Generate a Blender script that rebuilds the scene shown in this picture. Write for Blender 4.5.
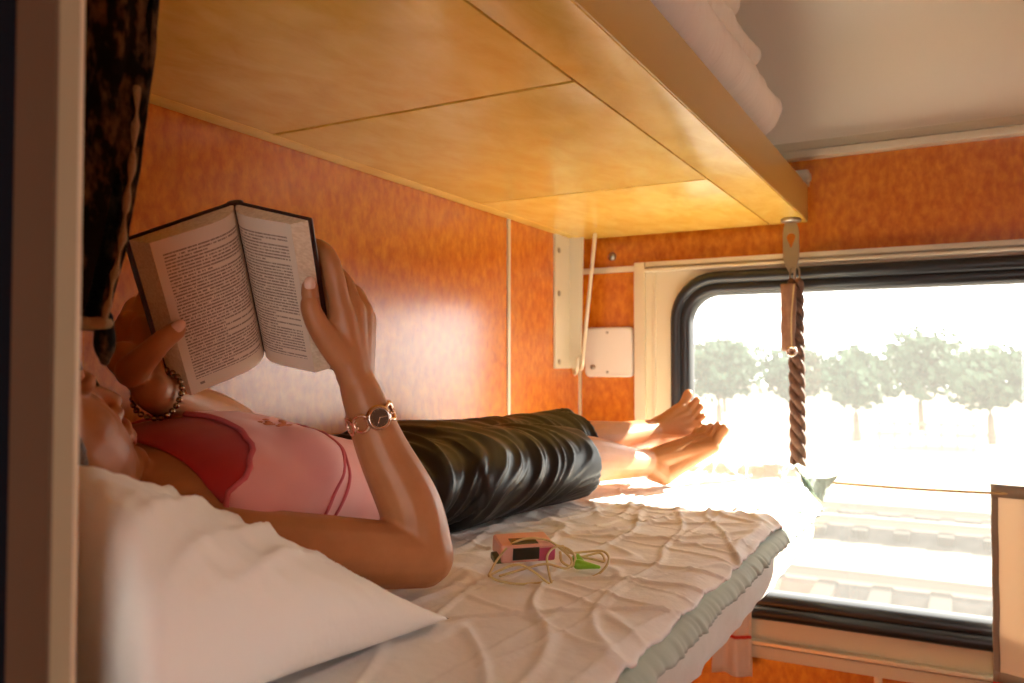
import bpy, bmesh, math, random
from mathutils import Vector, Matrix, noise
from mathutils.bvhtree import BVHTree

for o in list(bpy.data.objects):
    bpy.data.objects.remove(o)
scene = bpy.context.scene
COL = scene.collection
ZC = 1.70                      # eye height above the compartment floor; heights below are measured from it
R = math.radians

# ------------------------------------------------------------------ camera
cam_d = bpy.data.cameras.new('camera'); cam = bpy.data.objects.new('camera', cam_d); COL.objects.link(cam)
cam_d.sensor_width = 36.0; cam_d.lens = 830.0 / 1024 * 36; cam_d.clip_start = 0.02; cam_d.clip_end = 500
cam.location = (0, 0, ZC)
YAW, PIT = R(28.4), math.atan(24 / 830)
fw = Vector((math.cos(YAW) * math.cos(PIT), math.sin(YAW) * math.cos(PIT), math.sin(PIT)))
cam.rotation_euler = fw.to_track_quat('-Z', 'Y').to_euler()
cam_d.dof.use_dof = True; cam_d.dof.focus_distance = 1.15; cam_d.dof.aperture_fstop = 5.6
scene.camera = cam
# ------------------------------------------------------------------ sky, sun, exposure
world = bpy.data.worlds.new('hazy_sky'); scene.world = world; world.use_nodes = True
bg = world.node_tree.nodes['Background']
bg.inputs[0].default_value = (1.0, 0.97, 0.92, 1); bg.inputs[1].default_value = 3.4
sun_d = bpy.data.lights.new('sun', 'SUN'); sun = bpy.data.objects.new('sun', sun_d); COL.objects.link(sun)
sun_d.energy = 24.0; sun_d.angle = R(0.8); sun_d.color = (1.0, 0.91, 0.77)
sun.rotation_euler = Vector((-1.0, 0.58, -0.62)).to_track_quat('-Z', 'Y').to_euler()
sun.location = (6, -2, 8)
pt = bpy.data.lights.new('window_portal', 'AREA'); pto = bpy.data.objects.new('window_portal', pt); COL.objects.link(pto)
pt.shape = 'RECTANGLE'; pt.size = 1.30; pt.size_y = 0.86; pt.cycles.is_portal = True
pto.location = (2.30, 0.03, ZC - 0.2); pto.rotation_euler = Vector((-1, 0, 0)).to_track_quat('-Z', 'Z').to_euler()
vs = scene.view_settings
vs.view_transform = 'Standard'; vs.look = 'None'; vs.gamma = 1.0; vs.use_curve_mapping = False
vs.exposure = 1.2

# ------------------------------------------------------------------ materials
MATS = {}
def mat(name, col, rough=0.5, spec=0.5, metal=0.0, **k):
    if name in MATS: return MATS[name]
    m = bpy.data.materials.new(name); m.use_nodes = True
    nt = m.node_tree; b = nt.nodes['Principled BSDF']
    b.inputs['Base Color'].default_value = (*col, 1)
    b.inputs['Roughness'].default_value = rough
    b.inputs['Specular IOR Level'].default_value = spec
    b.inputs['Metallic'].default_value = metal
    for kk, v in k.items():
        if kk == 'sheen': b.inputs['Sheen Weight'].default_value = v
        if kk == 'sss':
            b.inputs['Subsurface Weight'].default_value = v
            b.inputs['Subsurface Radius'].default_value = (0.5, 0.2, 0.1); b.inputs['Subsurface Scale'].default_value = 0.012
        if kk == 'coat': b.inputs['Coat Weight'].default_value = v; b.inputs['Coat Roughness'].default_value = k.get('coat_r', 0.15)
        if kk == 'trans': b.inputs['Transmission Weight'].default_value = v
    tc = nt.nodes.new('ShaderNodeTexCoord')
    if 'mix' in k:                      # mottling: second colour, noise scale, axis stretch, detail, contrast range
        c2, sc, st, lo, hi = k['mix']
        mp = nt.nodes.new('ShaderNodeMapping'); mp.inputs['Scale'].default_value = st
        nt.links.new(tc.outputs['Object'], mp.inputs[0])
        nz = nt.nodes.new('ShaderNodeTexNoise'); nz.inputs['Scale'].default_value = sc
        nz.inputs['Detail'].default_value = k.get('detail', 4); nz.inputs['Roughness'].default_value = 0.62
        nz.inputs['Distortion'].default_value = k.get('distort', 0.0)
        nt.links.new(mp.outputs[0], nz.inputs['Vector'])
        rp = nt.nodes.new('ShaderNodeValToRGB')
        rp.color_ramp.elements[0].position = lo; rp.color_ramp.elements[0].color = (*col, 1)
        rp.color_ramp.elements[1].position = hi; rp.color_ramp.elements[1].color = (*c2, 1)
        nt.links.new(nz.outputs['Fac'], rp.inputs[0]); nt.links.new(rp.outputs[0], b.inputs['Base Color'])
    if 'bump' in k:
        sc, strength, dist = k['bump']
        n2 = nt.nodes.new('ShaderNodeTexNoise'); n2.inputs['Scale'].default_value = sc; n2.inputs['Detail'].default_value = 5
        mp2 = nt.nodes.new('ShaderNodeMapping'); mp2.inputs['Scale'].default_value = k.get('bump_st', (1, 1, 1))
        nt.links.new(tc.outputs['Object'], mp2.inputs[0]); nt.links.new(mp2.outputs[0], n2.inputs['Vector'])
        bp = nt.nodes.new('ShaderNodeBump'); bp.inputs['Strength'].default_value = strength; bp.inputs['Distance'].default_value = dist
        nt.links.new(n2.outputs['Fac'], bp.inputs['Height']); nt.links.new(bp.outputs[0], b.inputs['Normal'])
    MATS[name] = m
    return m

LAM = mat('orange_laminate', (0.46, 0.100, 0.003), 0.27, 0.5, mix=((0.72, 0.235, 0.014), 60, (1, 1, 0.6), 0.33, 0.76), detail=7, distort=0.15, coat=0.7, coat_r=0.2, bump=(160, 0.06, 0.001))
BIRCH = mat('birch_laminate', (0.76, 0.46, 0.07), 0.26, 0.5, mix=((0.87, 0.60, 0.13), 16, (0.6, 1.2, 1), 0.35, 0.7), detail=5, distort=0.4, coat=0.3, coat_r=0.2)
FASCIA = mat('ochre_fascia', (0.56, 0.35, 0.075), 0.3, 0.5)
GROOVE = mat('brown_groove', (0.25, 0.11, 0.02), 0.6)
CREAM = mat('cream_enamel', (0.62, 0.53, 0.36), 0.32, 0.5)
CREAM2 = mat('pale_aluminium_trim', (0.70, 0.62, 0.45), 0.3, 0.5, 0.25)
CEIL = mat('glossy_ceiling_panel', (0.88, 0.78, 0.60), 0.36, 0.5)
FLOORM = mat('brown_linoleum', (0.16, 0.085, 0.04), 0.45, mix=((0.22, 0.12, 0.06), 30, (1, 1, 1), 0.4, 0.6))
RUBBER = mat('black_rubber', (0.014, 0.015, 0.018), 0.33, 0.5)
METAL = mat('worn_steel', (0.42, 0.37, 0.30), 0.36, 0.5, 1.0)
DARKMETAL = mat('aged_steel', (0.36, 0.31, 0.25), 0.35, 0.5, 1.0)
BRACKET = mat('ivory_painted_metal', (0.66, 0.60, 0.46), 0.4)
PLASTIC = mat('off_white_plastic', (0.74, 0.66, 0.58), 0.4)
SHEET = mat('white_cotton_sheet', (0.86, 0.84, 0.81), 0.85, 0.2, sheen=0.25, bump=(34, 0.35, 0.006))
PILLOWM = mat('white_cotton_pillowcase', (0.87, 0.85, 0.81), 0.85, 0.2, sheen=0.25, bump=(13, 0.35, 0.012))
GREEN = mat('sage_green_cotton', (0.42, 0.52, 0.45), 0.85, 0.2, sheen=0.2, bump=(300, 0.2, 0.001))
TICK = mat('pale_green_ticking', (0.66, 0.69, 0.62), 0.85, 0.2, sheen=0.2, bump=(200, 0.25, 0.001))
SKIN = mat('tanned_skin', (0.43, 0.18, 0.072), 0.42, 0.4, sss=0.08, mix=((0.49, 0.215, 0.092), 30, (1, 1, 1), 0.3, 0.7), bump=(500, 0.05, 0.0006))
LIP = mat('lip_skin', (0.48, 0.15, 0.10), 0.35, 0.5)
NAIL = mat('pale_nail', (0.80, 0.52, 0.40), 0.25, 0.5)
HAIR = mat('dark_blond_hair', (0.07, 0.032, 0.012), 0.45, 0.4, mix=((0.16, 0.08, 0.03), 60, (1, 14, 1), 0.35, 0.65), bump=(120, 0.6, 0.003), bump_st=(1, 14, 1))
PINK = mat('pink_jersey', (0.80, 0.36, 0.34), 0.75, 0.2, sheen=0.35, bump=(500, 0.12, 0.0008))
DPINK = mat('dark_pink_trim', (0.62, 0.13, 0.15), 0.7, 0.2)
RED = mat('red_satin', (0.42, 0.010, 0.014), 0.5, 0.4, sheen=0.2)
ORANGEP = mat('orange_print', (0.62, 0.18, 0.06), 0.6)
SATIN = mat('black_satin', (0.010, 0.010, 0.011), 0.38, 0.34, bump=(60, 0.08, 0.003), bump_st=(1, 0.3, 0.3))
COVER = mat('dark_book_cover', (0.035, 0.010, 0.008), 0.35, 0.5)
PAPER = mat('page_edges', (0.78, 0.66, 0.50), 0.8, 0.2, mix=((0.66, 0.53, 0.37), 380, (0.02, 1, 1), 0.4, 0.6))
LEATHER = mat('brown_strap_leather', (0.20, 0.09, 0.045), 0.55, mix=((0.30, 0.15, 0.08), 40, (1, 1, 0.4), 0.4, 0.65), bump=(60, 0.4, 0.003))
ROPE = mat('brown_rope', (0.06, 0.024, 0.012), 0.8, mix=((0.15, 0.065, 0.032), 60, (1, 1, 1), 0.35, 0.65), bump=(150, 0.5, 0.003))
WIRE = mat('tan_curtain_cord', (0.50, 0.34, 0.14), 0.5)
CURT = mat('off_white_curtain', (0.78, 0.66, 0.52), 0.85, 0.2, sheen=0.2, bump=(300, 0.2, 0.001))
def translucent(m, f):
    nt = m.node_tree; b = nt.nodes['Principled BSDF']; t = nt.nodes.new('ShaderNodeBsdfTranslucent'); t.inputs[0].default_value = b.inputs['Base Color'].default_value
    x = nt.nodes.new('ShaderNodeMixShader'); x.inputs[0].default_value = f
    nt.links.new(b.outputs[0], x.inputs[1]); nt.links.new(t.outputs[0], x.inputs[2]); nt.links.new(x.outputs[0], nt.nodes['Material Output'].inputs['Surface'])
translucent(CURT, 0.14)
CURTRED = mat('red_curtain_stripe', (0.55, 0.04, 0.02), 0.8)
CURTHEM = mat('taupe_curtain_binding', (0.24, 0.19, 0.15), 0.8)
PINKPL = mat('peach_pink_plastic', (0.80, 0.42, 0.34), 0.3, 0.5)
MAGPL = mat('magenta_plastic', (0.55, 0.08, 0.16), 0.3, 0.5)
SCREEN = mat('dark_display', (0.02, 0.02, 0.015), 0.12, 0.6)
GREENPL = mat('lime_plastic', (0.25, 0.55, 0.03), 0.3, 0.5)
DGREENPL = mat('olive_plastic', (0.07, 0.09, 0.02), 0.35, 0.5)
CABLE = mat('cream_cable', (0.66, 0.52, 0.24), 0.4, 0.5)
POSTBROWN = mat('taupe_post', (0.12, 0.075, 0.045), 0.5)
POSTOLIVE = mat('olive_beige_post_edge', (0.36, 0.30, 0.19), 0.45)
POSTDARK = mat('navy_black_seal', (0.006, 0.008, 0.013), 0.8, 0.1)
KNIT = mat('dark_brown_knit', (0.008, 0.006, 0.005), 0.9, 0.2, mix=((0.17, 0.10, 0.05), 75, (1, 1, 0.45), 0.47, 0.66), detail=3, bump=(220, 0.8, 0.004), bump_st=(1, 1, 3))
KNITTAN = mat('tan_knit_trim', (0.36, 0.24, 0.13), 0.9, 0.2, bump=(220, 0.8, 0.004))
GOLD = mat('rose_gold_metal', (0.83, 0.60, 0.46), 0.22, 0.5, 1.0)
SILV = mat('silver_metal', (0.75, 0.68, 0.62), 0.2, 0.5, 1.0)
DIAL = mat('brown_dial', (0.10, 0.06, 0.04), 0.25, 0.5)
BEAD = mat('dark_metal_bead', (0.35, 0.26, 0.16), 0.25, 0.5, 1.0)
MATTR = mat('ivory_rolled_mattress', (0.88, 0.83, 0.74), 0.85, 0.2, sheen=0.2, bump=(24, 0.6, 0.008), bump_st=(3, 0.6, 0.6))
PADM = mat('brown_vinyl_pad', (0.16, 0.07, 0.03), 0.45)
GROUND = mat('dry_sandy_ground', (0.12, 0.105, 0.08), 0.95, 0.1, mix=((0.19, 0.165, 0.13), 0.6, (0.3, 0.05, 1), 0.35, 0.65))
BALLAST = mat('grey_ballast', (0.022, 0.020, 0.018), 0.95, 0.1, mix=((0.035, 0.031, 0.028), 6, (1, 1, 1), 0.4, 0.6))
RAIL = mat('rail_steel', (0.20, 0.15, 0.12), 0.5, 0.5, 0.6)
CONC = mat('timber_sleeper', (0.030, 0.027, 0.024), 0.95, 0.03)
BARK = mat('tree_bark', (0.10, 0.07, 0.045), 0.9)
LEAF = mat('green_foliage', (0.028, 0.055, 0.032), 0.8, 0.2, mix=((0.05, 0.085, 0.05), 2.5, (1, 1, 1), 0.35, 0.65))
FENCEM = mat('weathered_fence_wood', (0.22, 0.14, 0.09), 0.9)

def page_material():
    m = bpy.data.materials.new('printed_page'); m.use_nodes = True; nt = m.node_tree; b = nt.nodes['Principled BSDF']
    b.inputs['Roughness'].default_value = 0.75; b.inputs['Specular IOR Level'].default_value = 0.25
    uv = nt.nodes.new('ShaderNodeUVMap'); uv.uv_map = 'UVMap'
    sep = nt.nodes.new('ShaderNodeSeparateXYZ'); nt.links.new(uv.outputs[0], sep.inputs[0])
    def M(op, a, b2=None, c=None):
        n = nt.nodes.new('ShaderNodeMath'); n.operation = op
        for i, v in enumerate((a, b2, c)):
            if v is None: continue
            if isinstance(v, (int, float)): n.inputs[i].default_value = v
            else: nt.links.new(v, n.inputs[i])
        return n.outputs[0]
    LN = 50
    row = M('MULTIPLY', sep.outputs[1], LN)
    rowi = M('FLOOR', row); rowf = M('FRACT', row)
    inrow = M('MULTIPLY', M('GREATER_THAN', rowf, 0.28), M('LESS_THAN', rowf, 0.78))
    cx = nt.nodes.new('ShaderNodeCombineXYZ')
    nt.links.new(M('MULTIPLY', sep.outputs[0], 75.0), cx.inputs[0]); nt.links.new(M('MULTIPLY', rowi, 7.31), cx.inputs[1])
    nz = nt.nodes.new('ShaderNodeTexNoise'); nz.inputs['Scale'].default_value = 1.0; nz.inputs['Detail'].default_value = 2
    nt.links.new(cx.outputs[0], nz.inputs['Vector'])
    words = M('GREATER_THAN', nz.outputs['Fac'], 0.42)
    wn = nt.nodes.new('ShaderNodeTexWhiteNoise'); wn.noise_dimensions = '1D'; nt.links.new(rowi, wn.inputs['W'])
    short = M('MULTIPLY', M('GREATER_THAN', wn.outputs['Value'], 0.80), 0.38)   # last lines of paragraphs stop early
    x = sep.outputs[0]
    inx = M('MULTIPLY', M('GREATER_THAN', x, 0.09), M('LESS_THAN', x, M('SUBTRACT', 0.91, short)))
    iny = M('MULTIPLY', M('GREATER_THAN', sep.outputs[1], 0.09), M('LESS_THAN', sep.outputs[1], 0.925))
    num = M('MULTIPLY', M('MULTIPLY', M('GREATER_THAN', sep.outputs[1], 0.045), M('LESS_THAN', sep.outputs[1], 0.062)), M('MULTIPLY', M('GREATER_THAN', x, 0.12), M('LESS_THAN', x, 0.17)))
    ink = M('MAXIMUM', M('MULTIPLY', M('MULTIPLY', inrow, words), M('MULTIPLY', inx, iny)), num)
    mx = nt.nodes.new('ShaderNodeMix'); mx.data_type = 'RGBA'
    mx.inputs[6].default_value = (0.78, 0.66, 0.53, 1); mx.inputs[7].default_value = (0.22, 0.15, 0.11, 1)
    nt.links.new(M('MULTIPLY', ink, 0.85), mx.inputs[0]); nt.links.new(mx.outputs[2], b.inputs['Base Color'])
    return m
PAGE = page_material()

def glass_material():
    m = bpy.data.materials.new('hazed_window_glass'); m.use_nodes = True; nt = m.node_tree
    nt.nodes.remove(nt.nodes['Principled BSDF']); out = nt.nodes['Material Output']
    tr = nt.nodes.new('ShaderNodeBsdfTransparent'); tr.inputs[0].default_value = (0.96, 0.97, 0.96, 1)
    haze = nt.nodes.new('ShaderNodeBsdfTranslucent'); haze.inputs[0].default_value = (0.86, 0.86, 0.84, 1)  # translucent share put in the glass as pale haze over the view
    gl = nt.nodes.new('ShaderNodeBsdfGlossy'); gl.inputs['Roughness'].default_value = 0.02
    lw = nt.nodes.new('ShaderNodeLayerWeight'); lw.inputs['Blend'].default_value = 0.5
    pw_ = nt.nodes.new('ShaderNodeMath'); pw_.operation = 'POWER'; pw_.inputs[1].default_value = 4.0
    nt.links.new(lw.outputs['Facing'], pw_.inputs[0])
    fr = nt.nodes.new('ShaderNodeMath'); fr.operation = 'MULTIPLY_ADD'; fr.inputs[1].default_value = 0.5; fr.inputs[2].default_value = 0.03
    nt.links.new(pw_.outputs[0], fr.inputs[0])
    m1 = nt.nodes.new('ShaderNodeMixShader'); m2 = nt.nodes.new('ShaderNodeMixShader')
    m1.inputs[0].default_value = 0.022
    nt.links.new(tr.outputs[0], m1.inputs[1]); nt.links.new(haze.outputs[0], m1.inputs[2])
    nt.links.new(fr.outputs[0], m2.inputs[0]); nt.links.new(m1.outputs[0], m2.inputs[1]); nt.links.new(gl.outputs[0], m2.inputs[2])
    nt.links.new(m2.outputs[0], out.inputs['Surface'])
    return m
GLASS = glass_material()

# ------------------------------------------------------------------ object helpers
ANCH = {}
def tag(o, label=None, cat=None, group=None, kind=None):
    if label: o['label'] = label
    if cat: o['category'] = cat
    if group: o['group'] = group
    if kind: o['kind'] = kind
    return o
def thing(name, base, label=None, cat=None, group=None, kind=None):
    o = bpy.data.objects.new(name, None); COL.objects.link(o)
    o.empty_display_size = 0.05
    o.location = Vector(base) + Vector((0, 0, ZC)); ANCH[o] = Vector(base)
    return tag(o, label, cat, group, kind)
def link_mesh(name, me, material, parent=None, smooth=True):
    if material is not None and not me.materials: me.materials.append(material)
    if smooth is not None:
        for p in me.polygons: p.use_smooth = bool(smooth)
    o = bpy.data.objects.new(name, me); COL.objects.link(o)
    if parent is not None:
        a = ANCH[parent]; me.transform(Matrix.Translation(-a)); o.parent = parent; ANCH[o] = a
    else:
        xs = [v.co for v in me.vertices]
        lo = Vector([min(c[i] for c in xs) for i in range(3)]); hi = Vector([max(c[i] for c in xs) for i in range(3)])
        a = Vector(((lo.x + hi.x) / 2, (lo.y + hi.y) / 2, lo.z))
        me.transform(Matrix.Translation(-a)); o.location = a + Vector((0, 0, ZC)); ANCH[o] = a
    return o
def obj(name, bm, material, parent=None, smooth=True, fix=True):
    if fix: bmesh.ops.recalc_face_normals(bm, faces=bm.faces)
    me = bpy.data.meshes.new(name); bm.to_mesh(me); bm.free()
    return link_mesh(name, me, material, parent, smooth)
def auto(o, ang=35):
    me = o.data
    me.set_sharp_from_angle(angle=R(ang))
    return o
def box(bm, lo, hi, bev=0.0, seg=2):
    r = bmesh.ops.create_cube(bm, size=1.0); vs_ = r['verts']
    lo, hi = Vector(lo), Vector(hi)
    for v in vs_:
        v.co = Vector([(lo[i] + hi[i]) / 2 + v.co[i] * (hi[i] - lo[i]) for i in range(3)])
    if bev > 0:
        es = list({e for v in vs_ for e in v.link_edges})
        bmesh.ops.bevel(bm, geom=es, offset=bev, segments=seg, profile=0.7, affect='EDGES')
    return bm
def boxo(name, lo, hi, material, parent=None, bev=0.0):
    o = obj(name, box(bmesh.new(), lo, hi, bev), material, parent, smooth=bev > 0)
    if bev > 0: auto(o)
    return o
def catmull(P_, n):
    P_ = [Vector(p) for p in P_]
    if len(P_) == 2: return [P_[0].lerp(P_[1], i / n) for i in range(n + 1)]
    out = []
    Q = [2 * P_[0] - P_[1]] + P_ + [2 * P_[-1] - P_[-2]]
    for i in range(1, len(Q) - 2):
        a, b, c, d = Q[i - 1:i + 3]
        for j in range(n):
            t = j / n
            out.append(0.5 * (2 * b + (c - a) * t + (2 * a - 5 * b + 4 * c - d) * t * t + (3 * b - a - 3 * c + d) * t ** 3))
    out.append(P_[-1]); return out
def tube(bm, pts, rad, n=14, sub=5, up=(0, 0, 1), cap='round', closed=False, disp=None):
    """sweep an ellipse along a smooth path; rad: number or (side, up) per control point"""
    if not isinstance(rad, list): rad = [rad] * len(pts)
    rad = [(r, r) if not isinstance(r, tuple) else r for r in rad]
    if closed:
        pts = list(pts); k = len(pts)
        C = catmull([pts[-1]] + pts + [pts[0], pts[1]], sub)[sub:-sub]; C = C[:-1]
        RR = [rad[0]] * len(C)
    else:
        C = catmull(pts, sub)
        RR3 = catmull([(a, b, 0) for a, b in rad], sub); RR = [(max(r.x, 1e-4), max(r.y, 1e-4)) for r in RR3]
    N = len(C); rings = []
    u = Vector(up)
    tang = []
    for i in range(N):
        if closed: t = C[(i + 1) % N] - C[i - 1]
        else: t = C[min(i + 1, N - 1)] - C[max(i - 1, 0)]
        tang.append(t.normalized() if t.length > 1e-9 else Vector((1, 0, 0)))
    specs = []
    if not closed and cap == 'round':
        for a in (0.97, 0.75, 0.4): specs.append((0, -a))
    for i in range(N): specs.append((i, 0))
    if not closed and cap == 'round':
        for a in (0.4, 0.75, 0.97): specs.append((N - 1, a))
    prev = None
    for i, off in specs:
        t = tang[i]; ref = u if prev is None or up is not None else prev
        if prev is not None and up == 'free': ref = prev
        s = ref.cross(t)
        if s.length < 1e-4: s = Vector((0, 1, 0)).cross(t)
        s.normalize(); v = t.cross(s).normalized(); prev = v
        a, b = RR[i]; k = math.sqrt(max(0, 1 - off * off)); c = C[i] + t * off * min(a, b)
        ring = []
        for j in range(n):
            th = 2 * math.pi * j / n
            p = c + s * (a * k * math.cos(th)) + v * (b * k * math.sin(th))
            if disp: p = disp(p, c, i / (N - 1), th)
            ring.append(bm.verts.new(p))
        rings.append(ring)
    for a, b in zip(rings, rings[1:]):
        for j in range(n): bm.faces.new((a[j], a[(j + 1) % n], b[(j + 1) % n], b[j]))
    if closed:
        a, b = rings[-1], rings[0]
        # match the seam of the closed loop to the nearest vertex
        off = min(range(n), key=lambda q: (a[0].co - b[q].co).length)
        for j in range(n): bm.faces.new((a[j], a[(j + 1) % n], b[(j + 1 + off) % n], b[(j + off) % n]))
    elif cap:
        bm.faces.new(rings[0][::-1]); bm.faces.new(rings[-1])
    return bm
def ell(bm, c, r, axes=None, u=16, v=10):
    """ellipsoid at c with radii r along axes"""
    res = bmesh.ops.create_uvsphere(bm, u_segments=u, v_segments=v, radius=1.0)
    A = axes or (Vector((1, 0, 0)), Vector((0, 1, 0)), Vector((0, 0, 1)))
    for w in res['verts']:
        q = w.co.copy(); w.co = Vector(c) + A[0] * (q.x * r[0]) + A[1] * (q.y * r[1]) + A[2] * (q.z * r[2])
    return bm
def disc(bm, c, ax, r, h, n=20, bev=0.0):
    ax = Vector(ax).normalized(); s = ax.orthogonal().normalized(); t = ax.cross(s)
    prof = [(r - bev, 0), (r, bev), (r, h - bev), (r - bev, h)] if bev else [(r, 0), (r, h)]
    rings = [[bm.verts.new(Vector(c) + ax * z + (s * math.cos(2 * math.pi * j / n) + t * math.sin(2 * math.pi * j / n)) * rr) for j in range(n)] for rr, z in prof]
    for a, b in zip(rings, rings[1:]):
        for j in range(n): bm.faces.new((a[j], a[(j + 1) % n], b[(j + 1) % n], b[j]))
    bm.faces.new(rings[0][::-1]); bm.faces.new(rings[-1]); return bm
def prism(bm, poly, fn0, fn1):
    """closed solid between two mapped copies of a 2-D outline"""
    a = [bm.verts.new(fn0(p)) for p in poly]; b = [bm.verts.new(fn1(p)) for p in poly]; n = len(poly)
    for i in range(n): bm.faces.new((a[i], a[(i + 1) % n], b[(i + 1) % n], b[i]))
    bm.faces.new(a[::-1]); bm.faces.new(b); return bm
def rrect(y0, y1, z0, z1, r, n=8):
    out = []
    for cx_, cz, a0 in ((y1 - r, z1 - r, 0), (y0 + r, z1 - r, 90), (y0 + r, z0 + r, 180), (y1 - r, z0 + r, 270)):
        for i in range(n + 1):
            a = R(a0 + 90 * i / n); out.append((cx_ + r * math.cos(a), cz + r * math.sin(a)))
    return out
def frame_solid(bm, outer, inner, profile):
    """ring between two outlines with equal counts; profile: list of (t from outer to inner, x)"""
    n = len(outer); rings = []
    for t, x in profile:
        rings.append([bm.verts.new((x, o_[0] + (i_[0] - o_[0]) * t, o_[1] + (i_[1] - o_[1]) * t)) for o_, i_ in zip(outer, inner)])
    for k in range(len(rings)):
        a, b = rings[k], rings[(k + 1) % len(rings)]
        for j in range(n): bm.faces.new((a[j], a[(j + 1) % n], b[(j + 1) % n], b[j]))
    return bm
def grid(bm, nu, nv, fn, uvname=None):
    V_ = [[bm.verts.new(fn(i / nu, j / nv)) for j in range(nv + 1)] for i in range(nu + 1)]
    uvl = bm.loops.layers.uv.new(uvname) if uvname else None
    for i in range(nu):
        for j in range(nv):
            f = bm.faces.new((V_[i][j], V_[i + 1][j], V_[i + 1][j + 1], V_[i][j + 1]))
            if uvl:
                for l, (a, b) in zip(f.loops, ((i, j), (i + 1, j), (i + 1, j + 1), (i, j + 1))): l[uvl].uv = (a / nu, b / nv)
    return V_
def solid_grid(bm, nu, nv, top, bot):
    """closed slab between a top and a bottom surface"""
    A = [[bm.verts.new(top(i / nu, j / nv)) for j in range(nv + 1)] for i in range(nu + 1)]
    B = [[bm.verts.new(bot(i / nu, j / nv)) for j in range(nv + 1)] for i in range(nu + 1)]
    for i in range(nu):
        for j in range(nv):
            bm.faces.new((A[i][j], A[i + 1][j], A[i + 1][j + 1], A[i][j + 1]))
            bm.faces.new((B[i][j], B[i][j + 1], B[i + 1][j + 1], B[i + 1][j]))
    for i in range(nu):
        bm.faces.new((A[i][0], B[i][0], B[i + 1][0], A[i + 1][0])); bm.faces.new((A[i][nv], A[i + 1][nv], B[i + 1][nv], B[i][nv]))
    for j in range(nv):
        bm.faces.new((A[0][j], A[0][j + 1], B[0][j + 1], B[0][j])); bm.faces.new((A[nu][j], B[nu][j], B[nu][j + 1], A[nu][j + 1]))
    return bm
def remesh(bm, voxel, smooth=4, factor=0.5):
    """fuse everything in the bmesh into one continuous skin"""
    me = bpy.data.meshes.new('tmp'); bm.to_mesh(me); bm.free()
    o = bpy.data.objects.new('tmp', me); COL.objects.link(o)
    m = o.modifiers.new('r', 'REMESH'); m.mode = 'VOXEL'; m.voxel_size = voxel; m.adaptivity = 0
    if smooth:
        s = o.modifiers.new('s', 'SMOOTH'); s.iterations = smooth; s.factor = factor
    dg = bpy.context.evaluated_depsgraph_get(); dg.update()
    res = bpy.data.meshes.new_from_object(o.evaluated_get(dg))
    bpy.data.objects.remove(o); bpy.data.meshes.remove(me)
    return res
def N3(x, y, z): return noise.noise(Vector((x, y, z)))
def ridge(x, y, z): return 1 - abs(2 * noise.noise(Vector((x, y, z))))
# ================================================================== the compartment
Y0, Y1 = -0.93, 0.988          # opposite wall, berth wall
XW = 2.25                      # window wall
FL = -ZC                       # floor
tag(boxo('floor', (-0.95, Y0, FL - 0.05), (XW, Y1, FL), FLOORM), kind='structure')
# berth wall: laminate panels with pale joint strips on a backing
wl = thing('wall_left', (1.2, 1.01, FL), kind='structure')
boxo('backing', (-0.95, 1.0, FL), (2.31, 1.05, 1.06), GROOVE, wl)
for a, b in ((-0.95, 0.60), (0.612, 1.800), (1.812, 2.238)):
    boxo('wall_panel', (a, Y1, FL), (b, 1.0, 1.05), LAM, wl)
for c, w in ((0.606, 0.006), (1.806, 0.006), (2.244, 0.006)):
    boxo('joint_strip', (c - w, Y1 - 0.005, FL), (c + w, 1.0, 0.60), CREAM2, wl, 0.002)
# window wall
ww = thing('wall_window', (2.28, 0.03, FL), kind='structure')
OY0, OY1, OZ0, OZ1 = -0.635, 0.695, -0.65, 0.248
boxo('wall_panel', (XW, OY1, FL), (2.31, 1.0, OZ1), LAM, ww)
boxo('wall_panel', (XW, Y0, FL), (2.31, OY0, OZ1), LAM, ww)
boxo('wall_panel', (XW, Y0, OZ1), (2.31, 1.0, 1.06), LAM, ww)
boxo('wall_panel', (XW, 0.196, FL), (2.31, OY1, OZ0), LAM, ww)
boxo('wall_panel', (XW, OY0, FL), (2.31, 0.184, OZ0), LAM, ww)
boxo('joint_strip', (XW - 0.006, 0.181, FL), (2.30, 0.199, -0.757), CREAM2, ww, 0.002)
bm = bmesh.new(); ell(bm, (XW - 0.002, 0.885, 0.315), (0.010, 0.012, 0.012)); obj('screw_cap', bm, METAL, ww)
# opposite wall, corridor side and door posts
tag(boxo('wall_right', (-0.95, Y0 - 0.05, FL), (2.31, Y0, 1.06), LAM), kind='structure')
wn_ = thing('wall_near', (0.25, 0.73, FL), kind='structure')
boxo('partition', (0.235, 0.515, FL), (0.284, 1.0, 1.02), LAM, wn_)
boxo('partition', (0.235, Y0, FL), (0.268, -0.44, 1.02), LAM, wn_)
tp = thing('trim_1', (0.25, 0.44, FL), kind='structure')
boxo('post_face', (0.281, 0.4403, FL), (0.283, 0.4775, 1.02), POSTBROWN, tp)
boxo('post_edge', (0.283, 0.440, FL), (0.295, 0.478, 1.02), POSTOLIVE, tp)
boxo('post_bead', (0.295, 0.4395, FL), (0.298, 0.478, 1.02), CREAM2, tp, 0.0008)
boxo('door_seal', (0.282, 0.478, FL), (0.298, 0.516, 1.02), POSTDARK, tp, 0.002)
wc = thing('wall_corridor', (-0.97, 0, FL), kind='structure')
CY0, CY1, CZ0, CZ1 = -0.90, -0.30, -0.70, 0.35  # unseen opening, placed and sized to let in fill light
boxo('wall_panel', (-1.0, CY1, FL), (-0.95, 1.0, 1.06), LAM, wc); boxo('wall_panel', (-1.0, Y0, FL), (-0.95, CY0, 1.06), LAM, wc)
boxo('wall_panel', (-1.0, CY0, FL), (-0.95, CY1, CZ0), LAM, wc); boxo('wall_panel', (-1.0, CY0, CZ1), (-0.95, CY1, 1.06), LAM, wc)
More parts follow.
